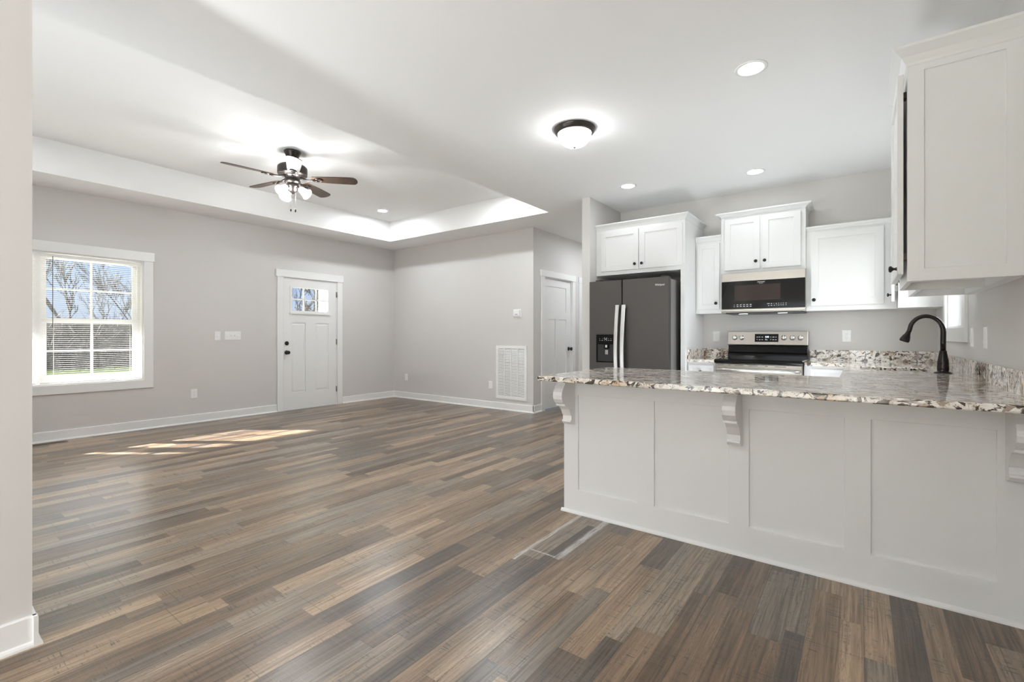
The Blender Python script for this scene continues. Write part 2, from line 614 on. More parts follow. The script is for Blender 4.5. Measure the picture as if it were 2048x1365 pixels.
def tag(o, label, cat, group=None):
    o['label'] = label
    o['category'] = cat
    if group:
        o['group'] = group
    return o


def struct(o, label=None, cat=None):
    o['kind'] = 'structure'
    if label:
        o['label'] = label
        o['category'] = cat
    return o


def sthing(name, loc, label, cat):
    o = bpy.data.objects.new(name, None)
    COL.objects.link(o)
    place(o, loc)
    return struct(o, label, cat)


def text(body, name, mat, parent, center, width, height, facing='-Y', depth=0.0006):
    cu = bpy.data.curves.new(name, 'FONT')
    cu.body = body
    cu.extrude = depth
    cu.align_x = 'CENTER'
    cu.align_y = 'CENTER'
    tmp = bpy.data.objects.new(name + '_t', cu)
    COL.objects.link(tmp)
    bpy.context.view_layer.update()
    dg = bpy.context.evaluated_depsgraph_get()
    me = bpy.data.meshes.new_from_object(tmp.evaluated_get(dg))
    bpy.data.objects.remove(tmp)
    bpy.data.curves.remove(cu)
    xs = [v.co.x for v in me.vertices]
    ys = [v.co.y for v in me.vertices]
    cx, cy = (min(xs) + max(xs)) / 2, (min(ys) + max(ys)) / 2
    sx = width / (max(xs) - min(xs))
    sy = height / (max(ys) - min(ys))
    for v in me.vertices:
        X, Z, D = (v.co.x - cx) * sx, (v.co.y - cy) * sy, v.co.z
        v.co = (X, -D, Z)
    me.materials.clear()
    me.materials.append(M[mat])
    o = bpy.data.objects.new(name, me)
    COL.objects.link(o)
    place(o, center, parent)
    return o


# ------------------------------------------------------------------ room shell
XL, YF, XH, XR, CZ = -7.014, 5.725, -3.866, 0.551, 2.74
TX0, TX1, TY0, TY1, TZ = -6.41, -3.24, -0.02, 5.15, 3.075
YB = -4.0
WIN = (0.085, 1.905, 0.606, 2.05)
DR = (3.62, 4.54, 0.0, 2.035)
SW = (4.24, 5.02, 1.20, 2.08)
CL1 = (6.02, 6.87, 0.0, 2.045)
CL2 = (7.19, 8.0, 0.0, 2.045)
EY = 0.333            # end of the entry wall

struct(G().box(XL - 0.15, XR + 0.15, YB - 0.15, 8.4, -0.12, 0.0).build('floor', 'floor'), 'brown and grey wood-look vinyl plank floor', 'floor')

g = G()
xs = [XL - 0.15, TX0, TX1, XR + 0.15]
ys = [YB - 0.15, TY0, TY1, 8.4]
g.cells(xs, ys, lambda x, y: not (TX0 < x < TX1 and TY0 < y < TY1), CZ, CZ + 0.06)
t_ = 0.05
g.box(TX0 - t_, TX0, TY0 - t_, TY1 + t_, CZ + 0.06, TZ + 0.06)
g.box(TX1, TX1 + t_, TY0 - t_, TY1 + t_, CZ + 0.06, TZ + 0.06)
g.box(TX0, TX1, TY0 - t_, TY0, CZ + 0.06, TZ + 0.06)
g.box(TX0, TX1, TY1, TY1 + t_, CZ + 0.06, TZ + 0.06)
g.box(TX0, TX1, TY0, TY1, TZ, TZ + 0.06)
struct(g.build('ceiling', 'ceil', merge=False), 'white ceiling with a raised rectangular tray over the living area', 'ceiling')


def along_x(xf, sgn):      # wall whose face lies at X = xf ; depth grows in direction sgn
    return lambda w_, d, z: (xf + sgn * d, w_, z)


def along_y(yf, sgn):
    return lambda w_, d, z: (w_, yf + sgn * d, z)


def hole(q):
    return (q[0], q[1], q[2], q[3], None)


struct(G(along_x(XL, -1)).plate(-0.6, YF + 0.12, 0, CZ, [hole(WIN), (DR[0], DR[1], -0.0, DR[3], None)], 0, 0.15).build('wall_left', 'wall'), 'greige wall with the window and front door', 'wall')
struct(G(along_y(YF, 1)).plate(XL, XH - 0.115, 0, CZ, [], 0, 0.12).build('wall_far', 'wall'), 'greige far wall with the return air grille', 'wall')
struct(G(along_x(XH, -1)).plate(YF, 8.3, 0, CZ, [hole(CL1), hole(CL2)], 0, 0.115).build('wall_hall', 'wall'), 'greige hallway wall with the white closet door', 'wall')
struct(G().box(-3.98, -2.5, 8.3, 8.4, 0, CZ).build('wall_hall_end', 'wall'), 'greige wall closing the hallway', 'wall')
struct(G().box(-2.605, -2.502, 4.87, 8.3, 0, CZ).build('wall_partition', 'wall'), 'greige stub wall between hallway and refrigerator', 'wall')
struct(G().box(-2.502, XR + 0.15, YF, YF + 0.12, 0, CZ).build('wall_kitchen', 'wall'), 'greige kitchen wall behind the range', 'wall')
struct(G(along_x(XR, 1)).plate(YB, YF, 0, CZ, [hole(SW)], 0, 0.15).build('wall_right', 'wall'), 'greige kitchen side wall with the sink window', 'wall')
struct(G().box(-2.56, -2.46, YB, EY, 0, CZ).build('wall_entry', 'wall'), 'greige wall end beside the living area opening', 'wall')
struct(G().box(XL, -2.56, -0.6, -0.5, 0, CZ).build('wall_living', 'wall'), 'greige wall of the living area behind the entry wall', 'wall')
PAT = (-2.25, 0.35, 0.0, 2.1)
struct(G(along_y(YB, -1)).plate(-2.56, XR + 0.15, 0, CZ, [hole(PAT)], 0, 0.15).build('wall_back', 'wall'), 'greige wall with the patio opening', 'wall')

# patio door frame behind the camera
pd = sthing('door_3', (-0.95, YB - 0.07, 0), 'white framed sliding patio door', 'door')
g = G()
for x in (PAT[0] + 0.03, -0.95, PAT[1] - 0.03):
    g.box(x - 0.04, x + 0.04, YB - 0.11, YB - 0.04, 0.0, 2.1)
g.box(PAT[0] + 0.07, -0.99, YB - 0.11, YB - 0.04, 2.02, 2.1).box(-0.91, PAT[1] - 0.07, YB - 0.11, YB - 0.04, 2.02, 2.1)
g.box(PAT[0] + 0.07, -0.99, YB - 0.11, YB - 0.04, 0, 0.07).box(-0.91, PAT[1] - 0.07, YB - 0.11, YB - 0.04, 0, 0.07)
g.build('door_frame', 'trim', pd, merge=False)
G().box(PAT[0] + 0.07, -0.99, YB - 0.08, YB - 0.074, 0.07, 2.02).build('pane', 'glass', pd)
G().box(-0.91, PAT[1] - 0.07, YB - 0.08, YB - 0.074, 0.07, 2.02).build('pane', 'glass', pd)


# baseboards with shoe moulding
def base(name, segs, label):
    """segs: (axis, face, side, a, b) board on the room side of a wall"""
    g = G()
    for ax, f, sd, a, b_ in segs:
        prof = [(0, 0), (0.026, 0), (0.025, 0.008), (0.020, 0.016), (0.013, 0.019), (0.013, 0.106), (0.010, 0.110), (0, 0.110)]
        if ax == 'y':      # runs along y, wall face at x=f
            g.prism([(f + sd * d, z) for d, z in prof], 'y', a, b_)
        else:
            g.loft([[(a, f + sd * d, z) for d, z in prof], [(b_, f + sd * d, z) for d, z in prof]])
    o = g.build(name, 'trim', merge=False)
    return struct(o, label, 'baseboard')


base('baseboard_left', [('y', XL, 1, -0.5, 3.527), ('y', XL, 1, 4.633, YF)], 'white baseboard along the window wall')
base('baseboard_far', [('x', YF, -1, XL, XH + 0.026)], 'white baseboard along the far wall')
base('baseboard_hall', [('y', XH, 1, YF - 0.013, 5.925), ('y', XH, 1, 6.965, 7.095)], 'white baseboard along the hallway wall')
base('baseboard_partition', [('x', 4.87, -1, -2.605, -2.502), ('y', -2.605, -1, 4.87, 8.3)], 'white baseboard around the stub wall')
base('baseboard_entry', [('y', -2.46, 1, YB, EY + 0.013), ('x', EY, 1, -2.56, -2.434)], 'white baseboard around the entry wall end')
base('baseboard_right', [('y', XR, -1, YB, 2.64)], 'white baseboard along the kitchen side wall')


# ------------------------------------------------------------------ windows
def window(name, q, xg, xf, sgn, label, n_units, muntins, casing=0.095, header_ext=0.012):
    """window in a wall whose room face is X = xf ; outside is direction sgn ; glass plane xg"""
    y0, y1, z0, z1 = q
    W = sthing(name, (xf, (y0 + y1) / 2, z0), label, 'window')
    m_ = lambda w_, d, z: (xf - sgn * d, w_, z)      # d>0 into the room
    # casing boards
    G(m_).box(y0 - casing, y0, 0, 0.018, z0, z1).build('window_casing', 'trim', W, 0.002)
    G(m_).box(y1, y1 + casing, 0, 0.018, z0, z1).build('window_casing', 'trim', W, 0.002)
    G(m_).box(y0 - casing - header_ext, y1 + casing + header_ext, 0, 0.024, z1, z1 + 0.11).build('window_header', 'trim', W, 0.002)
    G(m_).box(y0 - casing, y1 + casing, 0, 0.018, z0 - 0.1, z0).build('window_apron', 'trim', W, 0.002)
    # jamb liner
    g = G()
    dpt = 0.149
    lo, hi = sorted((xf, xf + sgn * dpt))
    tk = 0.012
    g.box(lo, hi, y0, y0 + tk, z0, z1).box(lo, hi, y1 - tk, y1, z0, z1)
    g.box(lo, hi, y0 + tk, y1 - tk, z1 - tk, z1).box(lo, hi, y0 + tk, y1 - tk, z0, z0 + tk)
    g.build('window_jamb', 'trim', W, merge=False)
    uw = (y1 - y0 - 2 * tk) / n_units
    zm = z0 + (z1 - z0) * 0.491
    rb = 0.026 if muntins else 0.045
    for u in range(n_units):
        a, b_ = y0 + tk + u * uw, y0 + tk + (u + 1) * uw
        # vinyl frame
        lo, hi = sorted((xg - 0.03, xg + 0.03))
        fr = 0.032
        g = G()
        g.box(lo, hi, a, a + fr, z0 + tk, z1 - tk).box(lo, hi, b_ - fr, b_, z0 + tk, z1 - tk)
        g.box(lo, hi, a + fr, b_ - fr, z0 + tk, z0 + tk + 0.006).box(lo, hi, a + fr, b_ - fr, z1 - tk - 0.015, z1 - tk)
        g.build('window_frame', 'plastic', W, merge=False)
        for (s0, s1, off, nm) in ((zm - 0.031, z1 - tk - 0.015, 0.008, 'upper_sash'), (z0 + tk + 0.006, zm + 0.005, -0.016, 'lower_sash')):
            xc = xg + sgn * off
            rbt = rb if nm == 'lower_sash' else 0.05
            l2, h2 = xc - 0.011, xc + 0.011
            st = 0.042
            A, B = a + fr, b_ - fr
            g = G()
            g.box(l2, h2, A, A + st, s0, s1).box(l2, h2, B - st, B, s0, s1)
            g.box(l2, h2, A + st, B - st, s0, s0 + rbt).box(l2, h2, A + st, B - st, s1 - 0.04, s1)
            sash = g.build(nm, 'plastic', W, merge=False)
            if muntins:
                g = G()
                ym = (A + B) / 2
                zc = (s0 + s1) / 2 + 0.003
                g.box(xc - 0.004, xc + 0.004, ym - 0.011, ym + 0.011, s0 + rbt, s1 - 0.04)
                g.box(xc - 0.004, xc + 0.004, A + st, ym - 0.011, zc - 0.009, zc + 0.009)
                g.box(xc - 0.004, xc + 0.004, ym + 0.011, B - st, zc - 0.009, zc + 0.009)
                g.build('muntin', 'plastic', sash, merge=False)
            G().box(xc + sgn * 0.005, xc + sgn * 0.008, A + st, B - st, s0 + rbt, s1 - 0.04).build('pane', 'glass', sash)
    return W


def blind(label, x, y0, y1, z0, z1, wand_y, wand_len, wand_mat, pitch=0.0222, depth=0.017, side=1, wand_r=0.0028):
    """mini blind hanging at plane x between y0..y1; side = +1 when the room is toward +X"""
    t = thing('window_blind', label, 'blind', (x, (y0 + y1) / 2, z0))
    G().box(x - 0.018, x + 0.018, y0, y1, z1 - 0.034, z1).build('headrail', 'slat', t, 0.002)
    g = G()
    n = int((z1 - 0.05 - z0 - 0.02) / pitch)
    for i in range(n):
        z = z1 - 0.05 - i * pitch
        h = depth / 2
        q = side * h * 0.075
        g.loft([[(x - h, yy, z - 0.0002 - q), (x, yy, z + 0.0005), (x + h, yy, z - 0.0002 + q), (x + h, yy, z - 0.0006 + q), (x, yy, z + 0.0001), (x - h, yy, z - 0.0006 - q)] for yy in (y0 + 0.004, y1 - 0.004)])
    g.build('slats', 'slat', t, merge=False)
    G().box(x - 0.011, x + 0.011, y0 + 0.003, y1 - 0.003, z0, z0 + 0.014).build('bottom_rail', 'slat', t, 0.002)
    for f in (0.12, 0.88):
        for s_ in (-1, 1):
            yy = y0 + (y1 - y0) * f
            G().tube([(x + s_ * depth * 0.56, yy, z0 + 0.014), (x + s_ * depth * 0.56, yy, z1 - 0.034)], 0.0007, 4).build('ladder_cord', 'slat', t)
    wx = x + side * 0.026
    G().tube([(x + side * 0.012, wand_y, z1 - 0.02), (wx, wand_y, z1 - 0.028), (wx, wand_y, z1 - 0.06), (wx, wand_y, z1 - wand_len)], wand_r, 8).build('tilt_wand', wand_mat, t)
    return t


window('window_1', WIN, XL - 0.105, XL, -1, 'white double-hung twin window in the living area wall', 2, True)
blind('white slatted blind in the living area window, half beside the front door', XL - 0.035, 1.012, 1.888, 0.622, 2.028, 1.107, 0.80, 'black')
blind('white slatted blind in the living area window, half beside the entry wall end', XL - 0.035, 0.102, 0.978, 0.622, 2.028, 0.22, 0.80, 'black')
window('window_2', SW, XR + 0.105, XR, 1, 'white window over the kitchen sink', 1, False)
blind('white slatted blind in the window above the sink', XR + 0.04, 4.256, 5.004, 1.75, 2.06, 4.40, 0.62, 'greyplastic', side=-1, wand_r=0.0022)


# ------------------------------------------------------------------ doors
def casing(g, m_, y0, y1, z1, cw=0.093, over=0.016):
    return


def knob_at(parent, name, p, d, mat='blackknob'):
    """round rosette knob sticking out along d"""
    G().lathe([(0.033, 0), (0.033, 0.004), (0.030, 0.008), (0.012, 0.010), (0.011, 0.032), (0.020, 0.036), (0.028, 0.045), (0.0285, 0.056), (0.024, 0.064), (0.010, 0.068)], p, d, 24).build(name, mat, parent)


def hinge_at(parent, x, y, z, mat='hinge'):
    g = G()
    g.lathe([(0.006, -0.045), (0.006, 0.045)], (x, y, z), (0, 0, 1), 10)
    g.box(x - 0.010, x - 0.002, y - 0.012, y + 0.012, z - 0.045, z + 0.045)
    g.build('hinge', mat, parent, merge=False)


# front door
D1 = sthing('door_1', (XL, 4.08, 0), 'white front door with six small panes', 'door')
m_ = lambda w_, d, z: (XL - d, w_, z)
S0, S1 = 3.637, 4.523
gw = (3.752, 4.385, 1.518, 1.898)
holes = [(*gw, None), (3.752, 3.985, 0.262, 1.342, 0.009), (4.147, 4.381, 0.262, 1.342, 0.009)]
g = G(m_).plate(S0, S1, 0.022, 2.0245, holes, 0.004, 0.048)


def raised(g, w0, w1, z0, z1, d0, d1, inset, slope):
    a = [(w0 + inset, d0, z0 + inset), (w1 - inset, d0, z0 + inset), (w1 - inset, d0, z1 - inset), (w0 + inset, d0, z1 - inset)]
    i2 = inset + slope
    b_ = [(w0 + i2, d1, z0 + i2), (w1 - i2, d1, z0 + i2), (w1 - i2, d1, z1 - i2), (w0 + i2, d1, z1 - i2)]
    g.loft([a, b_], False, True)


raised(g, *holes[1][:4], 0.013, 0.006, 0.012, 0.022)
raised(g, *holes[2][:4], 0.013, 0.006, 0.012, 0.022)
slab = g.build('door_slab', 'door', D1)
g = G(m_)
w0, w1, z0, z1 = gw
g.box(w0 - 0.018, w0 + 0.012, -0.006, 0.03, z0 - 0.018, z1 + 0.012).box(w1 - 0.012, w1 + 0.018, -0.006, 0.03, z0 - 0.018, z1 + 0.012)
g.box(w0 + 0.012, w1 - 0.012, -0.006, 0.03, z1 - 0.012, z1 + 0.012).box(w0 + 0.012, w1 - 0.012, -0.006, 0.03, z0 - 0.018, z0 + 0.012)
g.box(w0 - 0.026, w1 + 0.026, -0.016, 0.004, z0 - 0.04, z0 - 0.018)
for yy in (3.9625, 4.1745):
    g.box(yy - 0.010, yy + 0.010, 0.004, 0.028, z0 + 0.012, z1 - 0.012)
for k0, k1 in ((w0 + 0.012, 3.9525), (3.9725, 4.1645), (4.1845, w1 - 0.012)):
    g.box(k0, k1, 0.004, 0.028, 1.699, 1.719)
g.build('glazing_bars', 'door', D1, merge=False)
G(m_).box(w0 + 0.002, w1 - 0.002, 0.030, 0.034, z0 + 0.002, z1 - 0.002).build('pane', 'glass', D1)
knob_at(D1, 'door_knob', (XL - 0.004, 3.683, 0.886), (1, 0, 0))
G().lathe([(0.031, 0), (0.031, 0.010), (0.027, 0.016), (0.012, 0.018), (0.011, 0.024)], (XL - 0.004, 3.682, 1.027), (1, 0, 0), 24).build('deadbolt', 'blackknob', D1)
for z in (1.824, 1.041, 0.258):
    hinge_at(D1, XL + 0.004, 4.529, z)
G(m_).box(3.531, 3.622, -0.018, 0, 0, 2.035).build('door_casing', 'trim', D1, 0.002)
G(m_).box(4.538, 4.629, -0.018, 0, 0, 2.035).build('door_casing', 'trim', D1, 0.002)
G(m_).box(3.513, 4.647, -0.024, 0, 2.035, 2.142).build('door_header', 'trim', D1, 0.002)
g = G(m_)
g.box(3.622, 3.634, 0, 0.149, 0, 2.035).box(4.526, 4.538, 0, 0.149, 0, 2.035).box(3.634, 4.526, 0, 0.149, 2.025, 2.035)
g.box(3.634, 4.526, 0.0, 0.149, 0, 0.021)
g.build('door_jamb', 'trim', D1, merge=False)


# hallway doors
def hall_door(name, q, label, swing_knob=True):
    y0, y1, z0, z1 = q
    D = sthing(name, (XH, (y0 + y1) / 2, 0), label, 'door')
    m_ = lambda w_, d, z: (XH - d, w_, z)
    a, b_ = y0 + 0.013, y1 - 0.013
    st = 0.135
    mid = (a + b_) / 2
    hs = [(a + st, b_ - st, 1.518, 1.915, 0.011), (a + st, mid - 0.06, 0.24, 1.402, 0.011), (mid + 0.06, b_ - st, 0.24, 1.402, 0.011)]
    G(m_).plate(a, b_, 0.014, 2.030, hs, 0.022, 0.06).build('door_slab', 'door', D)
    g = G(m_)
    g.box(y0, y0 + 0.011, 0, 0.115, 0, z1).box(y1 - 0.011, y1, 0, 0.115, 0, z1).box(y0 + 0.011, y1 - 0.011, 0, 0.115, z1 - 0.011, z1)
    g.build('door_jamb', 'trim', D, merge=False)
    G(m_).box(y0 - 0.093, y0, -0.018, 0, 0, z1).build('door_casing', 'trim', D, 0.002)
    G(m_).box(y1, y1 + 0.093, -0.018, 0, 0, z1).build('door_casing', 'trim', D, 0.002)
    G(m_).box(y0 - 0.109, y1 + 0.1, -0.024, 0, z1, z1 + 0.095).build('door_header', 'trim', D, 0.002)
    knob_at(D, 'door_knob', (XH - 0.022, b_ - 0.06, 0.925), (1, 0, 0))
    for z in (1.79, 1.04, 0.26):
        hinge_at(D, XH + 0.002, y0 + 0.008, z, 'bronze')


hall_door('door_2', CL1, 'white three-panel closet door in the hallway')
hall_door('door_4', CL2, 'white door farther along the hallway')


# ------------------------------------------------------------------ wall plates
def frame_of(facing, p):
    x, y, z = p
    if facing == '+X':
        return lambda w_, d, zz: (x + d, y + w_, z + zz)
    if facing == '-X':
        return lambda w_, d, zz: (x - d, y - w_, z + zz)
    return lambda w_, d, zz: (x + w_, y - d, z + zz)      # '-Y'


def plate_base(nm, label, cat, p, facing, wdt, hgt, group=None):
    t = thing(nm, label, cat, p, group)
    f = frame_of(facing, p)
    g = G(f)
    h, v = wdt / 2, hgt / 2
    g.loft([[(-h, 0, -v), (h, 0, -v), (h, 0, v), (-h, 0, v)],
            [(-h, 0.003, -v), (h, 0.003, -v), (h, 0.003, v), (-h, 0.003, v)],
            [(-h + 0.004, 0.006, -v + 0.004), (h - 0.004, 0.006, -v + 0.004), (h - 0.004, 0.006, v - 0.004), (-h + 0.004, 0.006, v - 0.004)]])
    g.build('wall_plate', 'plastic', t)
    return t, f


def outlet(label, p, facing):
    t, f = plate_base('electrical_outlet', label, 'outlet', p, facing, 0.074, 0.118)
    for s_ in (-1, 1):
        zc = s_ * 0.0195
        ring = [(0.0165 * math.cos(a) * (1.0 if abs(math.sin(a)) < 0.99 else 1), 0.014 * math.sin(a)) for a in [i * math.pi / 8 for i in range(16)]]
        g = G(f)
        g.loft([[(a, 0.005, zc + b_) for a, b_ in ring], [(a, 0.0075, zc + b_) for a, b_ in ring]])
        rc = g.build('receptacle', 'plastic', t)
        g = G(f)
        g.box(-0.0075, -0.0055, 0.0074, 0.0079, zc + 0.000, zc + 0.008).box(0.0055, 0.0075, 0.0074, 0.0079, zc + 0.000, zc + 0.008)
        g.box(-0.002, 0.002, 0.0074, 0.0079, zc - 0.009, zc - 0.005)
        g.build('slots', 'greyplastic', rc, merge=False)


def switch(label, p, facing, gang, ups, rocker=False):
    t, f = plate_base('light_switch', label, 'light switch', p, facing, 0.028 + 0.046 * gang, 0.118)
    for i in range(gang):
        c = (i - (gang - 1) / 2) * 0.046
        g = G(f)
        if rocker:
            g.loft([[(c - 0.0165, 0.005, -0.033), (c + 0.0165, 0.005, -0.033), (c + 0.0165, 0.005, 0.033), (c - 0.0165, 0.005, 0.033)],
                    [(c - 0.0155, 0.010, -0.032), (c + 0.0155, 0.010, -0.032), (c + 0.0155, 0.007, 0.032), (c - 0.0155, 0.007, 0.032)]])
            g.build('rocker', 'plastic', t)
        else:
            s_ = 1 if ups[i] else -1
            g.loft([[(c - 0.005, 0.005, -0.012), (c + 0.005, 0.005, -0.012), (c + 0.005, 0.005, 0.012), (c - 0.005, 0.005, 0.012)],
                    [(c - 0.004, 0.019, s_ * 0.010 - 0.004), (c + 0.004, 0.019, s_ * 0.010 - 0.004), (c + 0.004, 0.019, s_ * 0.010 + 0.004), (c - 0.004, 0.019, s_ * 0.010 + 0.004)]])
            g.build('toggle', 'plastic', t)


outlet('white outlet low on the wall under the switches, between window and front door', (XL, 2.443, 0.381), '+X')
outlet('white outlet low on the far wall near the room corner', (-6.665, YF, 0.382), '-Y')
outlet('white outlet low on the far wall beside the tall return grille', (-4.676, YF, 0.370), '-Y')
outlet('white outlet on the kitchen wall between refrigerator and range', (-1.329, YF, 1.133), '-Y')
outlet('white outlet above the granite backsplash right of the range', (-0.113, YF, 1.137), '-Y')
switch('white single switch plate on the wall, nearer the window', (XL, 2.722, 1.138), '+X', 1, [False])
switch('white four-gang switch plate nearest the front door', (XL, 2.917, 1.142), '+X', 4, [False, True, True, False])
switch('white wall switch directly beside the sink window', (XR, 3.995, 1.132), '-X', 1, [True], True)
switch('white wall switch farther from the sink window, below the tall end cabinet', (XR, 3.612, 1.131), '-X', 1, [True], True)

# thermostat
t = thing('thermostat', 'square white thermostat on the far wall above the return grille', 'thermostat', (-4.156, YF, 1.481))
f = frame_of('-Y', (-4.156, YF, 1.481))
G(f).box(-0.075, 0.075, 0, 0.006, -0.062, 0.062).build('wall_plate', 'plastic', t, 0.004)
G(f).box(-0.056, 0.056, 0.006, 0.028, -0.046, 0.048).build('body', 'plastic', t, 0.006, 3)
G(f).box(-0.03, 0.025, 0.028, 0.0285, -0.026, -0.012).build('display', 'greyplastic', t)

# return air grille
t = thing('return_air_grille', 'tall white louvred return air grille low on the far wall', 'air vent', (-4.27, YF, 0.168))
f = frame_of('-Y', (-4.27, YF, 0))
G(f).plate(-0.292, 0.292, 0.168, 0.988, [(-0.248, 0.248, 0.215, 0.945, None)], -0.014, 0.0) if False else None
g = G(f)
wv, z0, z1 = 0.29, 0.170, 0.988
for (a, b_, c, d) in ((-wv, -wv + 0.042, z0, z1), (wv - 0.042, wv, z0, z1), (-wv + 0.042, wv - 0.042, z0, z0 + 0.042), (-wv + 0.042, wv - 0.042, z1 - 0.042, z1)):
    g.box(a, b_, 0, 0.012, c, d)
g.build('frame', 'plastic', t, merge=False)
G(f).box(-wv + 0.02, wv - 0.02, 0.0, 0.001, z0 + 0.02, z1 - 0.02).build('backing', 'register', t)
for i in (-1, 0, 1):
    c = i * (2 * wv - 0.084) / 4
    G(f).box(c - 0.006, c + 0.006, 0.001, 0.013, z0 + 0.042, z1 - 0.042).build('divider', 'plastic', t)
g = G(f)
n = 40
for i in range(n):
    zc = z0 + 0.047 + (z1 - z0 - 0.09) * i / (n - 1)
    g.loft([[(x, 0.002, zc + 0.006), (x, 0.003, zc + 0.0072), (x, 0.0105, zc - 0.0045), (x, 0.0095, zc - 0.0057)] for x in (-wv + 0.042, wv - 0.042)])
g.build('louvres', 'plastic', t, merge=False)

# floor register
t = thing('floor_register', 'brown metal floor register by the baseboard under the window', 'floor vent', (-6.895, 1.03, 0))
g = G().box(-6.945, -6.845, 0.86, 1.20, 0, 0.004)
g.build('frame', 'register', t, 0.001)
g = G()
for i in range(24):
    yy = 0.88 + i * 0.0126
    g.box(-6.93, -6.86, yy, yy + 0.0065, 0.004, 0.0065)
g.build('slot_bars', 'register', t, merge=False)
g = G()
for i in range(23):
    yy = 0.8868 + i * 0.0126
    g.box(-6.925, -6.865, yy, yy + 0.0054, 0.004, 0.0046)
g.build('slots', 'dark', t, merge=False)


# ------------------------------------------------------------------ ceiling lamps
def can_light(label, x, y, z, group, lens='can'):
    t = thing('recessed_light', label, 'ceiling light', (x, y, z), group)
    G().lathe([(0.066, -0.001), (0.088, -0.001), (0.090, -0.003), (0.086, -0.007), (0.072, -0.008), (0.066, -0.005), (0.066, -0.001)], (x, y, z), (0, 0, 1), 40, True, False, False).build('trim_ring', 'plastic', t)
    G().lathe([(0.0655, -0.0015), (0.0655, -0.0045), (0.03, -0.006)], (x, y, z), (0, 0, 1), 32).build('lens', lens, t)


can_light('round recessed light in the kitchen ceiling nearest the refrigerator stub wall', -1.99, 4.746, CZ, 'recessed ceiling lights')
can_light('round recessed light in the kitchen ceiling in front of the range cabinets', -0.824, 5.064, CZ, 'recessed ceiling lights')
can_light('round recessed light over the peninsula, largest and nearest the camera', -0.525, 3.093, CZ, 'recessed ceiling lights')
can_light('round recessed light in the raised tray beyond the ceiling fan', -5.922, 4.613, TZ, 'recessed ceiling lights', 'can_tray')
can_light('round recessed light in the tray corner next to the hallway', -3.73, 4.613, TZ, 'recessed ceiling lights', 'can_tray')
can_light('round recessed light in the tray corner above the window', -5.922, 0.53, TZ, 'recessed ceiling lights', 'can')
can_light('round recessed light in the tray corner by the entry wall', -3.73, 0.53, TZ, 'recessed ceiling lights', 'can_tray')
can_light('round recessed light in the hallway ceiling', -2.98, 7.0, CZ, 'recessed ceiling lights', 'can_hall')
can_light('added unseen recessed light in the dining ceiling beside the patio door', -0.95, -2.6, CZ, 'recessed ceiling lights')  # unseen lamp added for more ambient light
can_light('added unseen recessed light in the dining ceiling behind the camera', -0.95, -0.9, CZ, 'recessed ceiling lights')  # another unseen lamp, added to lift the ambient level

fx, fy = -1.771, 3.189
t = thing('flush_mount_light', 'domed flush mount ceiling light with a dark metal rim', 'ceiling light', (fx, fy, CZ))
G().lathe([(0.150, 0), (0.160, -0.006), (0.160, -0.012), (0.154, -0.018), (0.150, -0.030), (0.140, -0.040), (0.132, -0.045), (0.128, -0.042), (0.126, -0.03)], (fx, fy, CZ), (0, 0, 1), 48, True, True, False).build('rim', 'bronze', t)
prof = [(0.127, -0.040)] + [(0.127 * math.cos(a * math.pi / 20) ** 0.85, -0.040 - 0.100 * math.sin(a * math.pi / 20)) for a in range(1, 10)]
G().lathe(prof + [(0.006, -0.141)], (fx, fy, CZ), (0, 0, 1), 48).build('glass_bowl', 'flush', t)
G().lathe([(0.012, -0.139), (0.012, -0.146), (0.006, -0.152), (0.002, -0.156)], (fx, fy, CZ), (0, 0, 1), 16).build('finial', 'hinge', t)

# ceiling fan
FX, FY = -4.778, 2.57
t = thing('ceiling_fan', 'five-blade ceiling fan with lit glass shades in the raised tray', 'ceiling fan', (FX, FY, TZ))
c = (FX, FY, 0)
G().lathe([(0.078, TZ), (0.084, TZ - 0.006), (0.084, TZ - 0.016), (0.078, TZ - 0.024), (0.074, TZ - 0.030), (0.062, TZ - 0.058), (0.050, TZ - 0.074), (0.028, TZ - 0.080)], c, (0, 0, 1), 32).build('canopy', 'bronze', t)
G().lathe([(0.014, TZ - 0.078), (0.014, 2.94), (0.03, 2.935), (0.034, 2.925)], c, (0, 0, 1), 16).build('downrod', 'bronze', t)
G().lathe([(0.034, 2.93), (0.09, 2.925), (0.130, 2.918), (0.143, 2.905), (0.145, 2.89), (0.145, 2.838), (0.141, 2.825), (0.10, 2.815), (0.075, 2.805), (0.07, 2.775), (0.078, 2.765), (0.078, 2.745), (0.05, 2.73)], c, (0, 0, 1), 40).build('motor_housing', 'bronze', t)
BL = []
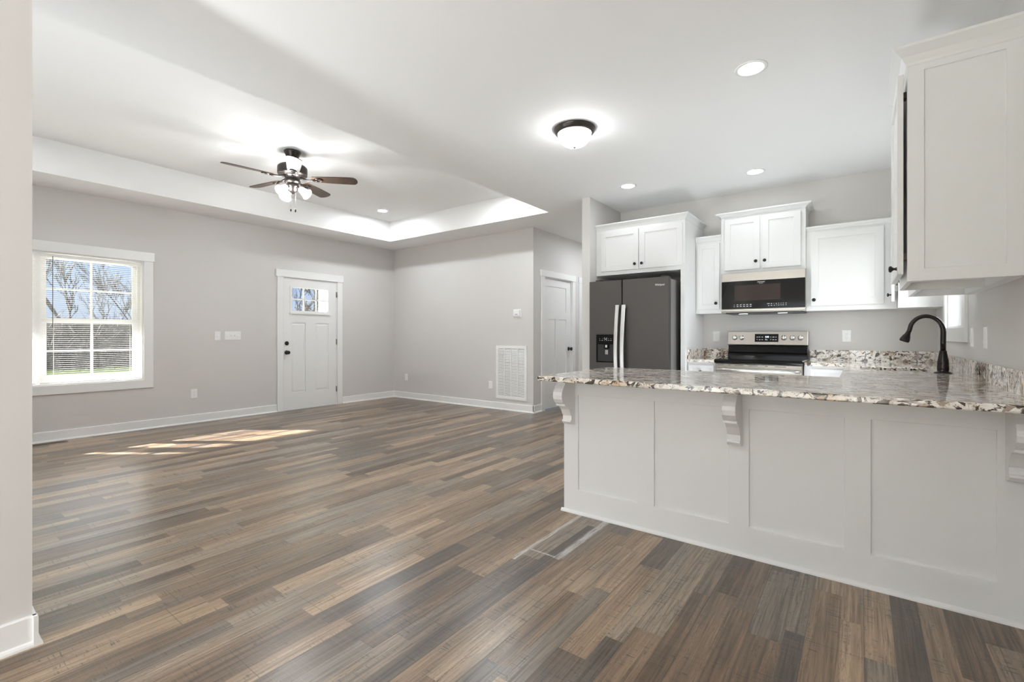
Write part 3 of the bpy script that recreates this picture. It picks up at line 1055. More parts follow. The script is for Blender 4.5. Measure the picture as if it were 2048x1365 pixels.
for i in range(5):
    ang = math.radians(-135.4 + 72 * i) + 0.639492
    M2 = Matrix.Translation((FX, FY, 2.792)) @ Matrix.Rotation(ang, 4, 'Z')
    tilt = Matrix.Translation((0.2, 0, 0)) @ Matrix.Rotation(math.radians(-12), 4, 'X') @ Matrix.Translation((-0.2, 0, 0))
    mb = lambda x, y, z, Q=(M2 @ tilt): tuple(Q @ Vector((x, y, z)))
    # blade outline
    up = []
    for q in range(15):
        s_ = q / 14
        x = 0.205 + s_ * 0.40
        up.append((x, 0.050 + 0.019 * math.sin(s_ * math.pi * 0.55)))
    tip = [(0.605 + 0.052 * math.sin(a), 0.069 * math.cos(a)) for a in [math.pi / 12 * q for q in range(1, 12)]]
    outline = [(0.19, -0.03), (0.19, 0.03)] + up + tip + [(x, -y) for x, y in reversed(up)]
    g = G(mb)
    g.loft([[(x, y, -0.003) for x, y in outline], [(x, y, 0.003) for x, y in outline]])
    bl = g.build('blade', 'blade', t)
    # bracket
    g = G(mb)
    g.tube([(0.06, 0.0, 0.016), (0.10, 0.012, 0.006), (0.14, 0.018, -0.006), (0.19, 0.010, -0.010), (0.225, 0.0, -0.009)], [0.012, 0.010, 0.009, 0.010, 0.009], 8)
    ring = []
    for q in range(13):
        a = math.radians(-150 + 300 * q / 12)
        ring.append((0.262 - 0.036 * math.cos(a + math.pi), 0.030 * math.sin(a + math.pi), -0.0085))
    g.tube(ring, 0.0065, 8)
    g.box(0.215, 0.25, -0.01, 0.01, -0.010, -0.003)
    g.build('blade_bracket', 'bronze', t, merge=False)
G().lathe([(0.05, 2.735), (0.060, 2.725), (0.060, 2.70), (0.050, 2.685), (0.046, 2.66), (0.036, 2.645), (0.018, 2.635), (0.008, 2.625)], c, (0, 0, 1), 28).build('light_kit', 'bronze', t)
RT = Vector((math.cos(0.639492), math.sin(0.639492), 0))
FWD = Vector((-math.sin(0.639492), math.cos(0.639492), 0))
for (ax, ay) in ((-0.80, 0.60), (-0.32, -0.95), (0.95, -0.10)):
    d = (RT * ax + FWD * ay).normalized()
    dn = (d * 0.80 + Vector((0, 0, -1)) * 0.62).normalized()
    p0 = Vector((FX, FY, 2.69)) + d * 0.04
    p1 = p0 + d * 0.035 + Vector((0, 0, -0.005))
    arm = G().tube([p0, (p0 + p1) / 2 + Vector((0, 0, 0.006)), p1, p1 + dn * 0.02], [0.010, 0.010, 0.012, 0.020], 10).build('lamp_arm', 'bronze', t)
    G().lathe([(0.022, 0.0), (0.028, 0.008), (0.033, 0.03), (0.038, 0.055), (0.042, 0.074), (0.052, 0.094), (0.056, 0.100), (0.053, 0.098), (0.039, 0.074), (0.028, 0.04), (0.02, 0.012)], p1 + dn * 0.012, dn, 28, True, True, True).build('glass_shade', 'shade', t)
for (ax, ln) in ((-0.012, 2.478), (0.036, 2.470)):
    p = Vector((FX, FY, 0)) + RT * ax + FWD * -0.01
    g = G()
    g.tube([(p.x, p.y, 2.66), (p.x, p.y, ln)], 0.0012, 5)
    ch = g.build('pull_chain', 'hinge', t)
    G().lathe([(0.002, 0), (0.006, -0.006), (0.0075, -0.02), (0.006, -0.032), (0.002, -0.037)], (p.x, p.y, ln), (0, 0, 1), 12).build('chain_pull', 'blackknob', ch)


# ------------------------------------------------------------------ cabinets
def front_map(facing, at):
    """local (w, d, z): w along the face, d into the cabinet; facing -Y or -X"""
    if facing == '-Y':
        return lambda w_, d, z: (w_, at + d, z)
    return lambda w_, d, z: (at + d, w_, z)


def cab_knob(parent, mp_, w_, z, d0, r=0.0165):
    g = G()
    p = Vector(mp_(w_, d0, z))
    n = (Vector(mp_(w_, d0 - 1, z)) - p).normalized()
    g.lathe([(0.009, 0), (0.007, 0.003), (0.0055, 0.010), (0.008, 0.015), (r * 0.92, 0.020), (r, 0.024), (r * 0.8, 0.029), (0.004, 0.031)], p, n, 20)
    g.build('knob', 'blackknob', parent)


def shaker(parent, mp_, w0, w1, z0, z1, d0=-0.02, th=0.02, rail=0.057, knob=None, name='door', mat='cab', rec=0.010):
    g = G(mp_).plate(w0, w1, z0, z1, [(w0 + rail, w1 - rail, z0 + rail, z1 - rail, rec)], d0, d0 + th)
    o = g.build(name, mat, parent, 0.0015)
    if knob:
        cab_knob(o, mp_, knob[0], knob[1], d0)
    return o


def crown(parent, x0, x1, yf, yb, z0, z1, ex, l=True, r=True, axis='-Y'):
    st = [(z0 - 0.004, 0.0), (z0, 0.004), (z0 + 0.010, 0.008), (z0 + (z1 - z0) * 0.45, ex * 0.42), (z1 - 0.016, ex * 0.90), (z1 - 0.012, ex), (z1, ex)]
    rings = []
    for z, q in st:
        a, b_, f_ = x0 - (q if l else 0), x1 + (q if r else 0), yf - q
        if axis == '-Y':
            rings.append([(a, f_, z), (b_, f_, z), (b_, yb, z), (a, yb, z)])
        else:
            rings.append([(f_, a, z), (f_, b_, z), (yb, b_, z), (yb, a, z)])
    return G().loft(rings).build('crown_moulding', 'cab', parent)


# cabinet over the refrigerator with its side panel
FYF = 5.03
t = thing('refrigerator_cabinet', 'white two-door cabinet above the refrigerator with full-height side panel', 'cabinet', (-1.99, 5.38, 0))
m_ = front_map('-Y', FYF)
g = G(m_)
g.plate(-2.50, -1.478, 1.843, 2.37, [], 0, 0.693)
g.build('body', 'cab', t)
G(m_).box(-1.525, -1.478, 0, 0.693, 0.0, 1.843).build('side_panel', 'cab', t, 0.002)
shaker(t, m_, -2.432, -1.982, 1.886, 2.338, knob=(-2.017, 1.943))
shaker(t, m_, -1.966, -1.503, 1.886, 2.338, knob=(-1.936, 1.943))
crown(t, -2.50, -1.478, FYF, YF - 0.002, 2.37, 2.432, 0.042, False, True)

# narrow wall cabinet
t = thing('wall_cabinet', 'narrow one-door white wall cabinet between refrigerator and microwave', 'cabinet', (-1.345, 5.57, 1.385))
m_ = front_map('-Y', 5.42)
G(m_).box(-1.476, -1.206, 0, 0.303, 1.385, 2.175).build('body', 'cab', t)
shaker(t, m_, -1.455, -1.226, 1.431, 2.145, rail=0.05, knob=(-1.257, 1.494))
crown(t, -1.476, -1.206, 5.42, YF - 0.002, 2.175, 2.232, 0.028, False, False)

# cabinet over the microwave
t = thing('wall_cabinet', 'white two-door wall cabinet directly above the microwave', 'cabinet', (-0.818, 5.57, 1.797))
m_ = front_map('-Y', 5.395)
G(m_).box(-1.204, -0.432, 0, 0.328, 1.797, 2.405).build('body', 'cab', t)
shaker(t, m_, -1.168, -0.832, 1.834, 2.378, knob=(-0.866, 1.911))
shaker(t, m_, -0.808, -0.472, 1.834, 2.378, knob=(-0.785, 1.911))
crown(t, -1.204, -0.432, 5.395, YF - 0.002, 2.403, 2.447, 0.05)

# corner wall cabinet on the back wall
t = thing('wall_cabinet', 'wide one-door white wall cabinet in the corner, right of the microwave', 'cabinet', (-0.08, 5.57, 1.385))
m_ = front_map('-Y', 5.42)
G(m_).box(-0.43, 0.259, 0, 0.303, 1.385, 2.165).build('body', 'cab', t)
shaker(t, m_, -0.389, 0.168, 1.432, 2.142, rail=0.062, knob=(-0.364, 1.489))
crown(t, -0.43, 0.259, 5.42, YF - 0.002, 2.165, 2.205, 0.018, False, False)

# far cabinet on the right wall, next to the window
t = thing('wall_cabinet', 'white side-wall cabinet at the corner next to the sink window', 'cabinet', (0.4, 5.49, 1.385))
m_ = front_map('-X', 0.261)
G(m_).box(5.262, 5.722, 0, 0.289, 1.385, 2.165).build('body', 'cab', t)
shaker(t, m_, 5.268, 5.395, 1.44, 2.15, d0=-0.046, th=0.022, rail=0.045, knob=(5.285, 1.501))
G(m_).box(5.275, 5.30, -0.024, 0, 1.53, 1.58).build('hinge', 'hinge', t)
crown(t, 5.262, 5.722, 0.261, 0.549, 2.165, 2.27, 0.045, True, False, '-X')

# near cabinets on the right wall
t = thing('wall_cabinet', 'deep white side-wall cabinet with a large panelled end, nearest the camera', 'cabinet', (0.36, 3.06, 1.39))
m_ = front_map('-X', 0.17)
ME = lambda w_, d, z: (w_, 2.79 + d, z)
g = G()
# carcass with a recessed bottom
g.box(0.17, 0.549, 2.81, 3.34, 1.43, 2.37)
g.box(0.17, 0.19, 2.81, 3.34, 1.39, 1.43).box(0.19, 0.549, 3.32, 3.34, 1.39, 1.43).box(0.50, 0.549, 2.81, 3.32, 1.39, 1.43)
g.build('body', 'cab', t, merge=False)
G(ME).plate(0.17, 0.549, 1.39, 2.372, [(0.2285, 0.486, 1.446, 2.338, 0.010)], 0, 0.019).build('end_panel', 'cab', t, 0.0012)
dr_ = shaker(t, m_, 2.792, 3.32, 1.425, 2.34, d0=-0.035, th=0.022, knob=None)
cab_knob(dr_, m_, 2.83, 1.455, -0.035, 0.0155)
for z in (2.255, 1.51):
    G(m_).box(2.822, 2.86, -0.013, 0, z - 0.014, z + 0.014).build('hinge', 'bronze', t)
crown(t, 2.79, 3.34, 0.17, 0.549, 2.370, 2.448, 0.052, True, False, '-X')

t = thing('wall_cabinet', 'shallower white side-wall cabinet behind the large panelled end cabinet, beside the window', 'cabinet', (0.39, 3.62, 1.39))
m_ = front_map('-X', 0.242)
g = G()
g.box(0.242, 0.549, 3.341, 3.90, 1.43, 2.30)
g.box(0.242, 0.262, 3.341, 3.90, 1.39, 1.43).box(0.262, 0.549, 3.88, 3.90, 1.39, 1.43).box(0.50, 0.549, 3.341, 3.88, 1.39, 1.43)
g.build('body', 'cab', t, merge=False)
shaker(t, m_, 3.36, 3.88, 1.43, 2.27, knob=(3.84, 1.49))
crown(t, 3.341, 3.90, 0.242, 0.549, 2.30, 2.36, 0.03, False, True, '-X')

# base cabinets
ZC0, ZC1 = 0.865, 0.895
YBF = 5.115
t = thing('base_cabinet', 'narrow white base cabinet between refrigerator panel and range', 'cabinet', (-1.335, 5.42, 0))
m_ = front_map('-Y', YBF)
G(m_).box(-1.476, -1.196, 0.0, 0.608, 0.1, ZC0).build('body', 'cab', t)
G(m_).box(-1.476, -1.196, 0.06, 0.608, 0.0, 0.1).build('toe_kick', 'cab', t)
shaker(t, m_, -1.462, -1.21, 0.70, 0.835, rail=0.03, name='drawer', knob=(-1.336, 0.767))
shaker(t, m_, -1.462, -1.21, 0.12, 0.68, knob=(-1.24, 0.62))
t = thing('base_cabinet', 'white base cabinet to the right of the range', 'cabinet', (-0.25, 5.42, 0))
G(m_).box(-0.422, -0.085, 0.0, 0.608, 0.1, ZC0).build('body', 'cab', t)
G(m_).box(-0.422, -0.085, 0.06, 0.608, 0.0, 0.1).build('toe_kick', 'cab', t)
shaker(t, m_, -0.37, -0.10, 0.70, 0.835, rail=0.03, name='drawer')
shaker(t, m_, -0.37, -0.10, 0.12, 0.68, knob=(-0.35, 0.62))
t = thing('base_cabinet', 'white sink base cabinet under the kitchen window', 'cabinet', (0.24, 4.3, 0))
m_ = front_map('-X', -0.075)
g = G(m_)
g.box(3.31, 5.72, 0.0, 0.02, 0.1, ZC0).box(3.31, 5.72, 0.02, 0.624, 0.1, 0.12)
g.box(3.31, 3.33, 0.02, 0.624, 0.12, ZC0).box(5.70, 5.72, 0.02, 0.624, 0.12, ZC0).box(3.33, 5.70, 0.604, 0.624, 0.12, ZC0)
g.build('body', 'cab', t, merge=False)
G(m_).box(3.31, 5.72, 0.06, 0.624, 0.0, 0.1).build('toe_kick', 'cab', t)
shaker(t, m_, 3.45, 3.98, 0.12, 0.84, knob=(3.94, 0.78))
shaker(t, m_, 3.99, 4.52, 0.12, 0.84, knob=(4.03, 0.78))

# peninsula base with panelled back and corbels
PYF = 2.665
t = thing('peninsula_cabinet', 'white panelled peninsula base with corbels under the granite bar', 'kitchen peninsula', (-0.5, 2.98, 0))
m_ = front_map('-Y', PYF)
pans = [(-1.455, -1.058), (-0.959, -0.560), (-0.462, -0.061), (0.037, 0.438)]
G(m_).plate(-1.558, 0.549, 0.0, ZC0, [(a, b_, 0.153, 0.764, 0.012) for a, b_ in pans], 0.0, 0.03).build('panelled_back', 'cab', t, 0.0015)
G(m_).box(-1.558, 0.549, 0.03, 0.64, 0.0, ZC0).build('body', 'cab', t)
g = G()
pr = [(0, 0.0), (0.016, 0.0), (0.015, 0.007), (0.010, 0.014), (0.003, 0.018), (0, 0.018)]
g.loft([[(x, PYF - d, z) for d, z in pr] for x in (-1.574, 0.549)])
g.prism([(-1.558 - d, z) for d, z in pr], 'y', PYF, 3.3)
g.build('shoe_moulding', 'cab', t, merge=False)
cp = [(0, 0.865), (0.118, 0.865), (0.118, 0.850), (0.124, 0.846), (0.130, 0.836), (0.150, 0.815), (0.164, 0.793), (0.168, 0.772), (0.163, 0.748), (0.148, 0.727), (0.130, 0.716),
      (0.130, 0.703), (0.108, 0.700), (0.090, 0.692), (0.074, 0.676), (0.062, 0.655), (0.052, 0.637), (0.046, 0.634), (0.046, 0.606), (0.056, 0.602), (0.058, 0.594), (0.046, 0.580), (0.020, 0.572), (0, 0.568)]
for xc in (-1.508, -0.525, 0.493):
    g = G()
    g.prism([(PYF - d, z) for d, z in cp], 'x', xc - 0.032, xc + 0.032)
    g.box(xc - 0.036, xc + 0.036, PYF - 0.135, PYF, 0.848, 0.864)
    g.build('corbel', 'cab', t, 0.0015, merge=False)

# countertops
xs = [-1.60, -0.42, -0.105, 0.0, 0.39, 0.549]
ys = [2.41, 3.42, 4.30, 4.73, 5.085, 5.723]


def solid(x, y):
    if 0.0 < x < 0.39 and 4.30 < y < 4.73:
        return False
    if y < 3.42:
        return True
    if x > -0.105:
        return True
    return y > 5.085 and x > -0.42


t = thing('granite_countertop', 'cream and brown granite countertop over the peninsula and sink run', 'countertop', (-0.4, 3.4, ZC0))
o = G().cells(xs, ys, solid, ZC0, ZC1).build('countertop_slab', 'granite', t, 0.006, 3)
G().box(-0.42, 0.549, 5.703, 5.723, ZC1, 0.997).build('backsplash', 'granite', t, 0.002)
G().box(0.529, 0.549, 2.63, 5.703, ZC1, 0.997).build('backsplash', 'granite', t, 0.002)
t = thing('granite_countertop', 'short piece of granite countertop left of the range', 'countertop', (-1.335, 5.4, ZC0))
G().box(-1.476, -1.193, 5.085, 5.723, ZC0, ZC1).build('countertop_slab', 'granite', t, 0.005, 3)
G().box(-1.476, -1.193, 5.703, 5.723, ZC1, 0.997).build('backsplash', 'granite', t, 0.002)
G().box(-1.476, -1.456, 5.095, 5.703, ZC1, 0.997).build('backsplash', 'granite', t, 0.002)

# sink
t = thing('kitchen_sink', 'undermount steel sink set in the granite beside the faucet', 'sink', (0.195, 4.515, 0.64))
g = G()
x0, x1, y0, y1, z0, z1 = -0.015, 0.40, 4.285, 4.745, 0.66, 0.864
g.box(x0, x0 + 0.012, y0, y1, z0, z1).box(x1 - 0.012, x1, y0, y1, z0, z1)
g.box(x0 + 0.012, x1 - 0.012, y0, y0 + 0.012, z0, z1).box(x0 + 0.012, x1 - 0.012, y1 - 0.012, y1, z0, z1)
g.box(x0, x1, y0, y1, z0 - 0.012, z0)
g.build('basin', 'sinksteel', t, merge=False)
G().lathe([(0.045, 0.661), (0.04, 0.665), (0.01, 0.664)], (0.2, 4.5, 0), (0, 0, 1), 20).build('drain', 'steel', t)

# faucet
FPX, FPY = 0.437, 4.19
t = thing('kitchen_faucet', 'dark bronze gooseneck pull-down faucet behind the sink', 'faucet', (FPX, FPY, ZC1))
G().lathe([(0.047, 0), (0.047, 0.004), (0.034, 0.009), (0.029, 0.014), (0.031, 0.022), (0.031, 0.045), (0.029, 0.052), (0.030, 0.062), (0.0285, 0.082), (0.022, 0.122), (0.019, 0.138), (0.020, 0.143), (0.017, 0.150)], (FPX, FPY, ZC1), (0, 0, 1), 28).build('faucet_body', 'faucet', t)
path = [(FPX, FPY, ZC1 + 0.145), (FPX, FPY, 1.10), (FPX + 0.001, FPY, 1.165)]
cx, cz, rx, rz = FPX - 0.085, 1.170, 0.086, 0.105
for q in range(1, 13):
    a = math.pi * q / 14
    path.append((cx + rx * math.cos(a), FPY, cz + rz * math.sin(a)))
path += [(cx - 0.086, FPY, 1.176), (cx - 0.094, FPY, 1.158)]
G().tube(path, [0.0148] * 3 + [0.0135] * (len(path) - 3), 16).build('gooseneck', 'faucet', t)
p0 = Vector((cx - 0.090, FPY, 1.166))
dn = Vector((-0.36, 0, -0.93)).normalized()
G().lathe([(0.0145, 0), (0.0155, 0.006), (0.0150, 0.012), (0.023, 0.030), (0.028, 0.052), (0.028, 0.064), (0.022, 0.069)], p0, dn, 24).build('spray_head', 'faucet', t)
G().tube([(FPX, FPY + 0.025, 0.955), (FPX, FPY + 0.05, 0.962), (FPX + 0.004, FPY + 0.095, 0.985)], [0.010, 0.008, 0.006], 10).build('lever', 'faucet', t)

# ------------------------------------------------------------------ refrigerator
RY = 4.79
t = thing('refrigerator', 'black stainless side-by-side refrigerator with two long pale handles', 'refrigerator', (-2.02, 5.2, 0))
G().box(-2.462, -1.578, RY + 0.085, 5.62, 0.02, 1.735).build('body', 'fridgeside', t, 0.004)
m_ = front_map('-Y', RY)
ld = G(m_).plate(-2.468, -2.083, 0.06, 1.75, [(-2.388, -2.156, 0.842, 1.158, 0.004)], 0, 0.075).build('door', 'blacksteel', t, 0.004)
rd = G(m_).plate(-2.071, -1.572, 0.06, 1.75, [], 0, 0.075).build('door', 'blacksteel', t, 0.004)
G(m_).box(-2.44, -1.60, 0.02, 0.09, 0.0, 0.055).build('kick_grille', 'black', t)
# dispenser: hollow niche lined in black
g = G(m_)
g.plate(-2.384, -2.160, 0.846, 1.154, [(-2.366, -2.178, 0.86, 1.045, None)], 0.001, 0.004)
dp = g.build('dispenser_panel', 'blackglass', ld)
g = G(m_)
g.box(-2.366, -2.178, 0.0032, 0.0038, 0.86, 1.045)
g.build('dispenser_niche', 'black', ld)
g = G(m_)
g.box(-2.285, -2.225, -0.012, 0.003, 1.00, 1.046)
g.build('spout_housing', 'blackglass', ld, 0.003)
G(m_).box(-2.272, -2.238, -0.010, 0.003, 0.935, 0.985).build('dispenser_paddle', 'fridgeside', ld, 0.003)
G(m_).box(-2.268, -2.246, -0.0125, -0.012, 1.012, 1.040).build('spout_chrome', 'handle', ld)
g = G(m_)
for i, (a, b_) in enumerate(((-2.345, 0.010), (-2.318, 0.014), (-2.288, 0.008), (-2.262, 0.013), (-2.238, 0.012), (-2.214, 0.016))):
    g.box(a, a + b_, 0.0005, 0.001, 1.088, 1.092)
for a in (-2.345, -2.305, -2.240, -2.21):
    g.box(a, a + 0.006, 0.0005, 0.001, 1.108, 1.111)
g.box(-2.283, -2.279, 0.0005, 0.001, 1.102, 1.122).box(-2.259, -2.255, 0.0005, 0.001, 1.102, 1.122).box(-2.279, -2.259, 0.0005, 0.001, 1.102, 1.106)
g.build('dispenser_icons', 'legend', ld, merge=False)
for (a, b_, dr) in ((-2.136, -2.093, ld), (-2.064, -2.021, rd)):
    rings = []
    for q in range(21):
        s_ = q / 20
        z = 1.475 - s_ * 1.02
        bow = 0.030 + 0.030 * math.sin(math.pi * s_)
        ofs = (0.006 if dr is ld else -0.006) * 0 - 0.010 * math.sin(math.pi * s_) * 1.0
        y_ = -bow
        rings.append([(a + ofs, y_, z), (a + ofs, y_ - 0.012, z), (a + ofs + 0.007, y_ - 0.018, z), (b_ + ofs - 0.007, y_ - 0.018, z), (b_ + ofs, y_ - 0.012, z), (b_ + ofs, y_, z)])
    g = G(m_)
    g.loft(rings)
    for zz in (1.45, 0.48):
        g.box((a + b_) / 2 - 0.012, (a + b_) / 2 + 0.012, -0.034, 0.0, zz - 0.012, zz + 0.012)
    g.build('handle', 'handle', dr, 0.0015, merge=False)
text('Whirlpool', 'brand_lettering', 'legend', rd, (-1.664, RY - 0.0008, 1.667), 0.098, 0.028)
g = G(m_)
for a, b_ in ((-2.40, -2.34), (-1.66, -1.60)):
    g.box(a, b_, 0.02, 0.12, 1.7505, 1.765)
g.build('hinge_cover', 'black', t, merge=False)

# ------------------------------------------------------------------ microwave
MY = 5.325
t = thing('microwave', 'stainless and black over-the-range microwave', 'microwave', (-0.81, 5.5, 1.375))
m_ = front_map('-Y', MY)
G(m_).box(-1.186, -0.430, 0.03, 0.397, 1.385, 1.796).build('body', 'fridgeside', t)
dr_ = G(m_).box(-1.186, -0.430, 0.0, 0.028, 1.42, 1.708).build('door_glass', 'blackglass', t, 0.002)
G(m_).box(-1.186, -0.430, -0.004, 0.028, 1.708, 1.795).build('top_trim', 'steelpanel', t, 0.003)
G(m_).box(-1.186, -0.430, -0.006, 0.028, 1.396, 1.42).build('bottom_trim', 'steelpanel', t, 0.003)
G(m_).box(-1.06, -0.64, -0.0006, 0.0, 1.505, 1.665).build('door_window', 'brownglass', dr_)
text('FRIGIDAIRE', 'brand_lettering', 'legend', dr_, (-0.811, MY - 0.001, 1.690), 0.066, 0.009)
text('GALLERY', 'series_lettering', 'legend', dr_, (-0.811, MY - 0.001, 1.676), 0.036, 0.005)
g = G(m_)
for i in range(6):
    for j in range(2):
        x = -1.062 + i * 0.031
        wd = (0.007, 0.016, 0.018, 0.016, 0.018, 0.016)[i]
        z = 1.464 - j * 0.018
        g.box(x - wd / 2, x + wd / 2, -0.0007, 0, z - 0.0025, z + 0.0025)
for (x, wd, z) in ((-0.745, 0.022, 1.466), (-0.718, 0.013, 1.466), (-0.718, 0.014, 1.448), (-0.742, 0.012, 1.446), (-0.592, 0.008, 1.466), (-0.592, 0.008, 1.448)):
    g.box(x - wd / 2, x + wd / 2, -0.0007, 0, z - 0.002, z + 0.002)
g.build('button_legends', 'legend', dr_, merge=False)
text('1 2 3 4 5', 'key_digits', 'legend', dr_, (-0.654, MY - 0.0008, 1.4665), 0.088, 0.0068)
text('6 7 8 9 0', 'key_digits', 'legend', dr_, (-0.654, MY - 0.0008, 1.4485), 0.088, 0.0068)
G(m_).box(-1.15, -0.45, 0.02, 0.39, 1.372, 1.385).build('vent_underside', 'black', t, 0.003)
for x in (-0.99, -0.63):
    G(m_).box(x - 0.04, x + 0.04, 0.07, 0.10, 1.3705, 1.372).build('hood_lamp', 'mwlamp', t)

# ------------------------------------------------------------------ range
t = thing('electric_range', 'stainless electric range with black glass cooktop and five knobs', 'range', (-0.81, 5.4, 0))
m_ = front_map('-Y', 5.07)
G(m_).box(-1.188, -0.430, 0.03, 0.635, 0.0, 0.868).build('body', 'fridgeside', t)
G().loft([[(-1.190, 5.045, 0.868), (-0.428, 5.045, 0.868), (-0.428, 5.62, 0.868), (-1.190, 5.62, 0.868)],
          [(-1.194, 5.035, 0.884), (-0.424, 5.035, 0.884), (-0.424, 5.62, 0.884), (-1.194, 5.62, 0.884)],
          [(-1.192, 5.040, 0.902), (-0.426, 5.040, 0.902), (-0.426, 5.62, 0.902), (-1.192, 5.62, 0.902)],
          [(-1.185, 5.050, 0.908), (-0.433, 5.050, 0.908), (-0.433, 5.62, 0.908), (-1.185, 5.62, 0.908)]]).build('cooktop', 'blackglass', t)
# backguard : black riser then tilted steel control panel
G().prism([(5.60, 0.90), (5.60, 0.945), (5.625, 0.965), (5.640, 1.035), (5.715, 1.035), (5.715, 0.90)], 'x', -1.183, -0.433).build('backguard_riser', 'blackglass', t, 0.003)
cpn = G().prism([(5.622, 1.036), (5.616, 1.048), (5.640, 1.188), (5.715, 1.190), (5.715, 1.036)], 'x', -1.188, -0.430).build('control_panel', 'steelpanel', t, 0.003)
sl = Vector((0, 0.024, 0.140)).normalized()
nrm = Vector((0, -0.140, 0.024)).normalized()
for x in (-1.118, -1.046, -0.645, -0.568, -0.496):
    p = Vector((x, 5.616, 1.048)) + sl * 0.073
    G().lathe([(0.026, 0), (0.026, 0.004), (0.024, 0.006), (0.023, 0.022), (0.021, 0.026), (0.006, 0.027)], p, nrm, 24).build('control_knob', 'handle', t)
    g = G()
    q0 = p + nrm * 0.024
    g.loft([[tuple(q0 + sl * b_ + Vector((a, 0, 0))) for a, b_ in ((-0.006, -0.021), (0.006, -0.021), (0.006, 0.021), (-0.006, 0.021))],
            [tuple(q0 + nrm * 0.014 + sl * b_ + Vector((a, 0, 0))) for a, b_ in ((-0.004, -0.019), (0.004, -0.019), (0.004, 0.019), (-0.004, 0.019))]])
    g.build('knob_grip', 'handle', t)


def on_panel(x0, x1, s0, s1, lift):
    pts = []
    for lf in (0.0, lift):
        ring = []
        for (x, s_) in ((x0, s0), (x1, s0), (x1, s1), (x0, s1)):
            ring.append(tuple(Vector((x, 5.616, 1.048)) + sl * s_ + nrm * lf))
        pts.append(ring)
    return pts


ds = G().loft(on_panel(-0.918, -0.694, 0.028, 0.114, 0.002)).build('display_panel', 'blackglass', t)
g = G()
for (x0, wd, s0) in ((-0.903, 0.018, 0.078), (-0.878, 0.014, 0.078), (-0.854, 0.016, 0.078), (-0.899, 0.008, 0.052), (-0.878, 0.016, 0.050), (-0.853, 0.014, 0.050),
                     (-0.770, 0.009, 0.078), (-0.750, 0.018, 0.078), (-0.724, 0.014, 0.078), (-0.770, 0.009, 0.052), (-0.750, 0.016, 0.050), (-0.726, 0.016, 0.050), (-0.818, 0.010, 0.056), (-0.818, 0.024, 0.048)):
    for r_ in on_panel(x0, x0 + wd, s0, s0 + 0.006, 0.0024)[1:]:
        g.loft([[tuple(Vector(q) - nrm * 0.0005) for q in r_], r_])
g.build('display_legends', 'legend', ds, merge=False)
pc = Vector((-0.8, 5.616, 1.048)) + sl * 0.083 + nrm * 0.0026
ck = text('8:32', 'clock_digits', 'clock', ds, pc, 0.034, 0.015)
ck.rotation_euler = (-math.atan2(0.024, 0.140), 0, 0)
# oven door
od = G(m_).box(-1.184, -0.434, -0.012, 0.03, 0.20, 0.862).build('oven_door', 'steel', t, 0.004)
G(m_).box(-1.10, -0.52, -0.013, -0.012, 0.30, 0.66).build('oven_window', 'blackglass', od)
rings = []
path = []
for q in range(17):
    s_ = q / 16
    path.append((-1.168 + s_ * 0.718, 5.07 - 0.030 - 0.038 * math.sin(math.pi * s_) ** 0.6, 0.806))
G().tube(path, 0.0135, 12).build('oven_handle', 'handle', od)
g = G(m_)
for (a, b_) in ((-1.165, -1.105), (-1.062, -1.045), (-1.005, -0.925), (-0.885, -0.80), (-0.735, -0.715), (-0.655, -0.56)):
    g.box(a, b_, -0.0126, -0.0118, 0.846, 0.850)
g.build('vent_slots', 'dark', od, merge=False)
dwr = G(m_).box(-1.184, -0.434, -0.010, 0.03, 0.03, 0.19).build('storage_drawer', 'steel', t, 0.004)

# ------------------------------------------------------------------ outside: porch, lawn, brush, trees
GZ = -0.5
struct(G().box(-90, 30, -60, 90, GZ - 0.3, GZ).build('ground_lawn', 'grass'), 'green lawn outside the window', 'lawn')
struct(G().box(-9.25, XL - 0.15, -2.2, 6.4, GZ, -0.08).build('porch_floor', 'concrete'), 'concrete porch floor outside the front door', 'porch')
g = G().box(-9.25, XL - 0.15, -2.2, 6.4, 2.56, 2.66)
g.box(-9.25, -9.1, -2.2, 6.4, 2.45, 2.56)
struct(g.build('porch_roof', 'trim', merge=False), 'white porch roof outside the front door', 'porch roof')
struct(G().box(-0.95 - 1.9, 1.2, YB - 3.2, YB - 0.15, GZ, -0.08).build('patio_slab', 'concrete'), 'concrete patio slab behind the house', 'patio')


struct(G().box(-2.85, XR + 0.15, YB - 3.4, YB - 0.15, 2.62, 2.74).build('patio_sun_blocker', 'trim'), 'unseen white slab added to keep sun out of the patio opening', 'sun blocker')  # unseen slab, added to block sun at the patio door


def post(x, y, wd, label):
    t = thing('porch_post', label, 'porch post', (x, y, -0.08))
    h = wd / 2
    G().box(x - h, x + h, y - h, y + h, 0.12, 2.36).build('shaft', 'trim', t, 0.005)
    G().box(x - h - 0.02, x + h + 0.02, y - h - 0.02, y + h + 0.02, -0.08, 0.12).build('plinth', 'trim', t, 0.005)
    G().box(x - h - 0.02, x + h + 0.02, y - h - 0.02, y + h + 0.02, 2.36, 2.45).build('capital', 'trim', t, 0.005)


post(-9.10, 5.63, 0.22, 'white square porch post seen through the front door panes')
post(-9.10, -0.885, 0.15, 'slim white square porch post outside the living area window')
post(-9.10, -1.27, 0.20, 'thicker white post added to block sun beside the slim porch post')  # unseen post, added to cut off sun through the window's entry-side half

random.seed(7)
g = G()
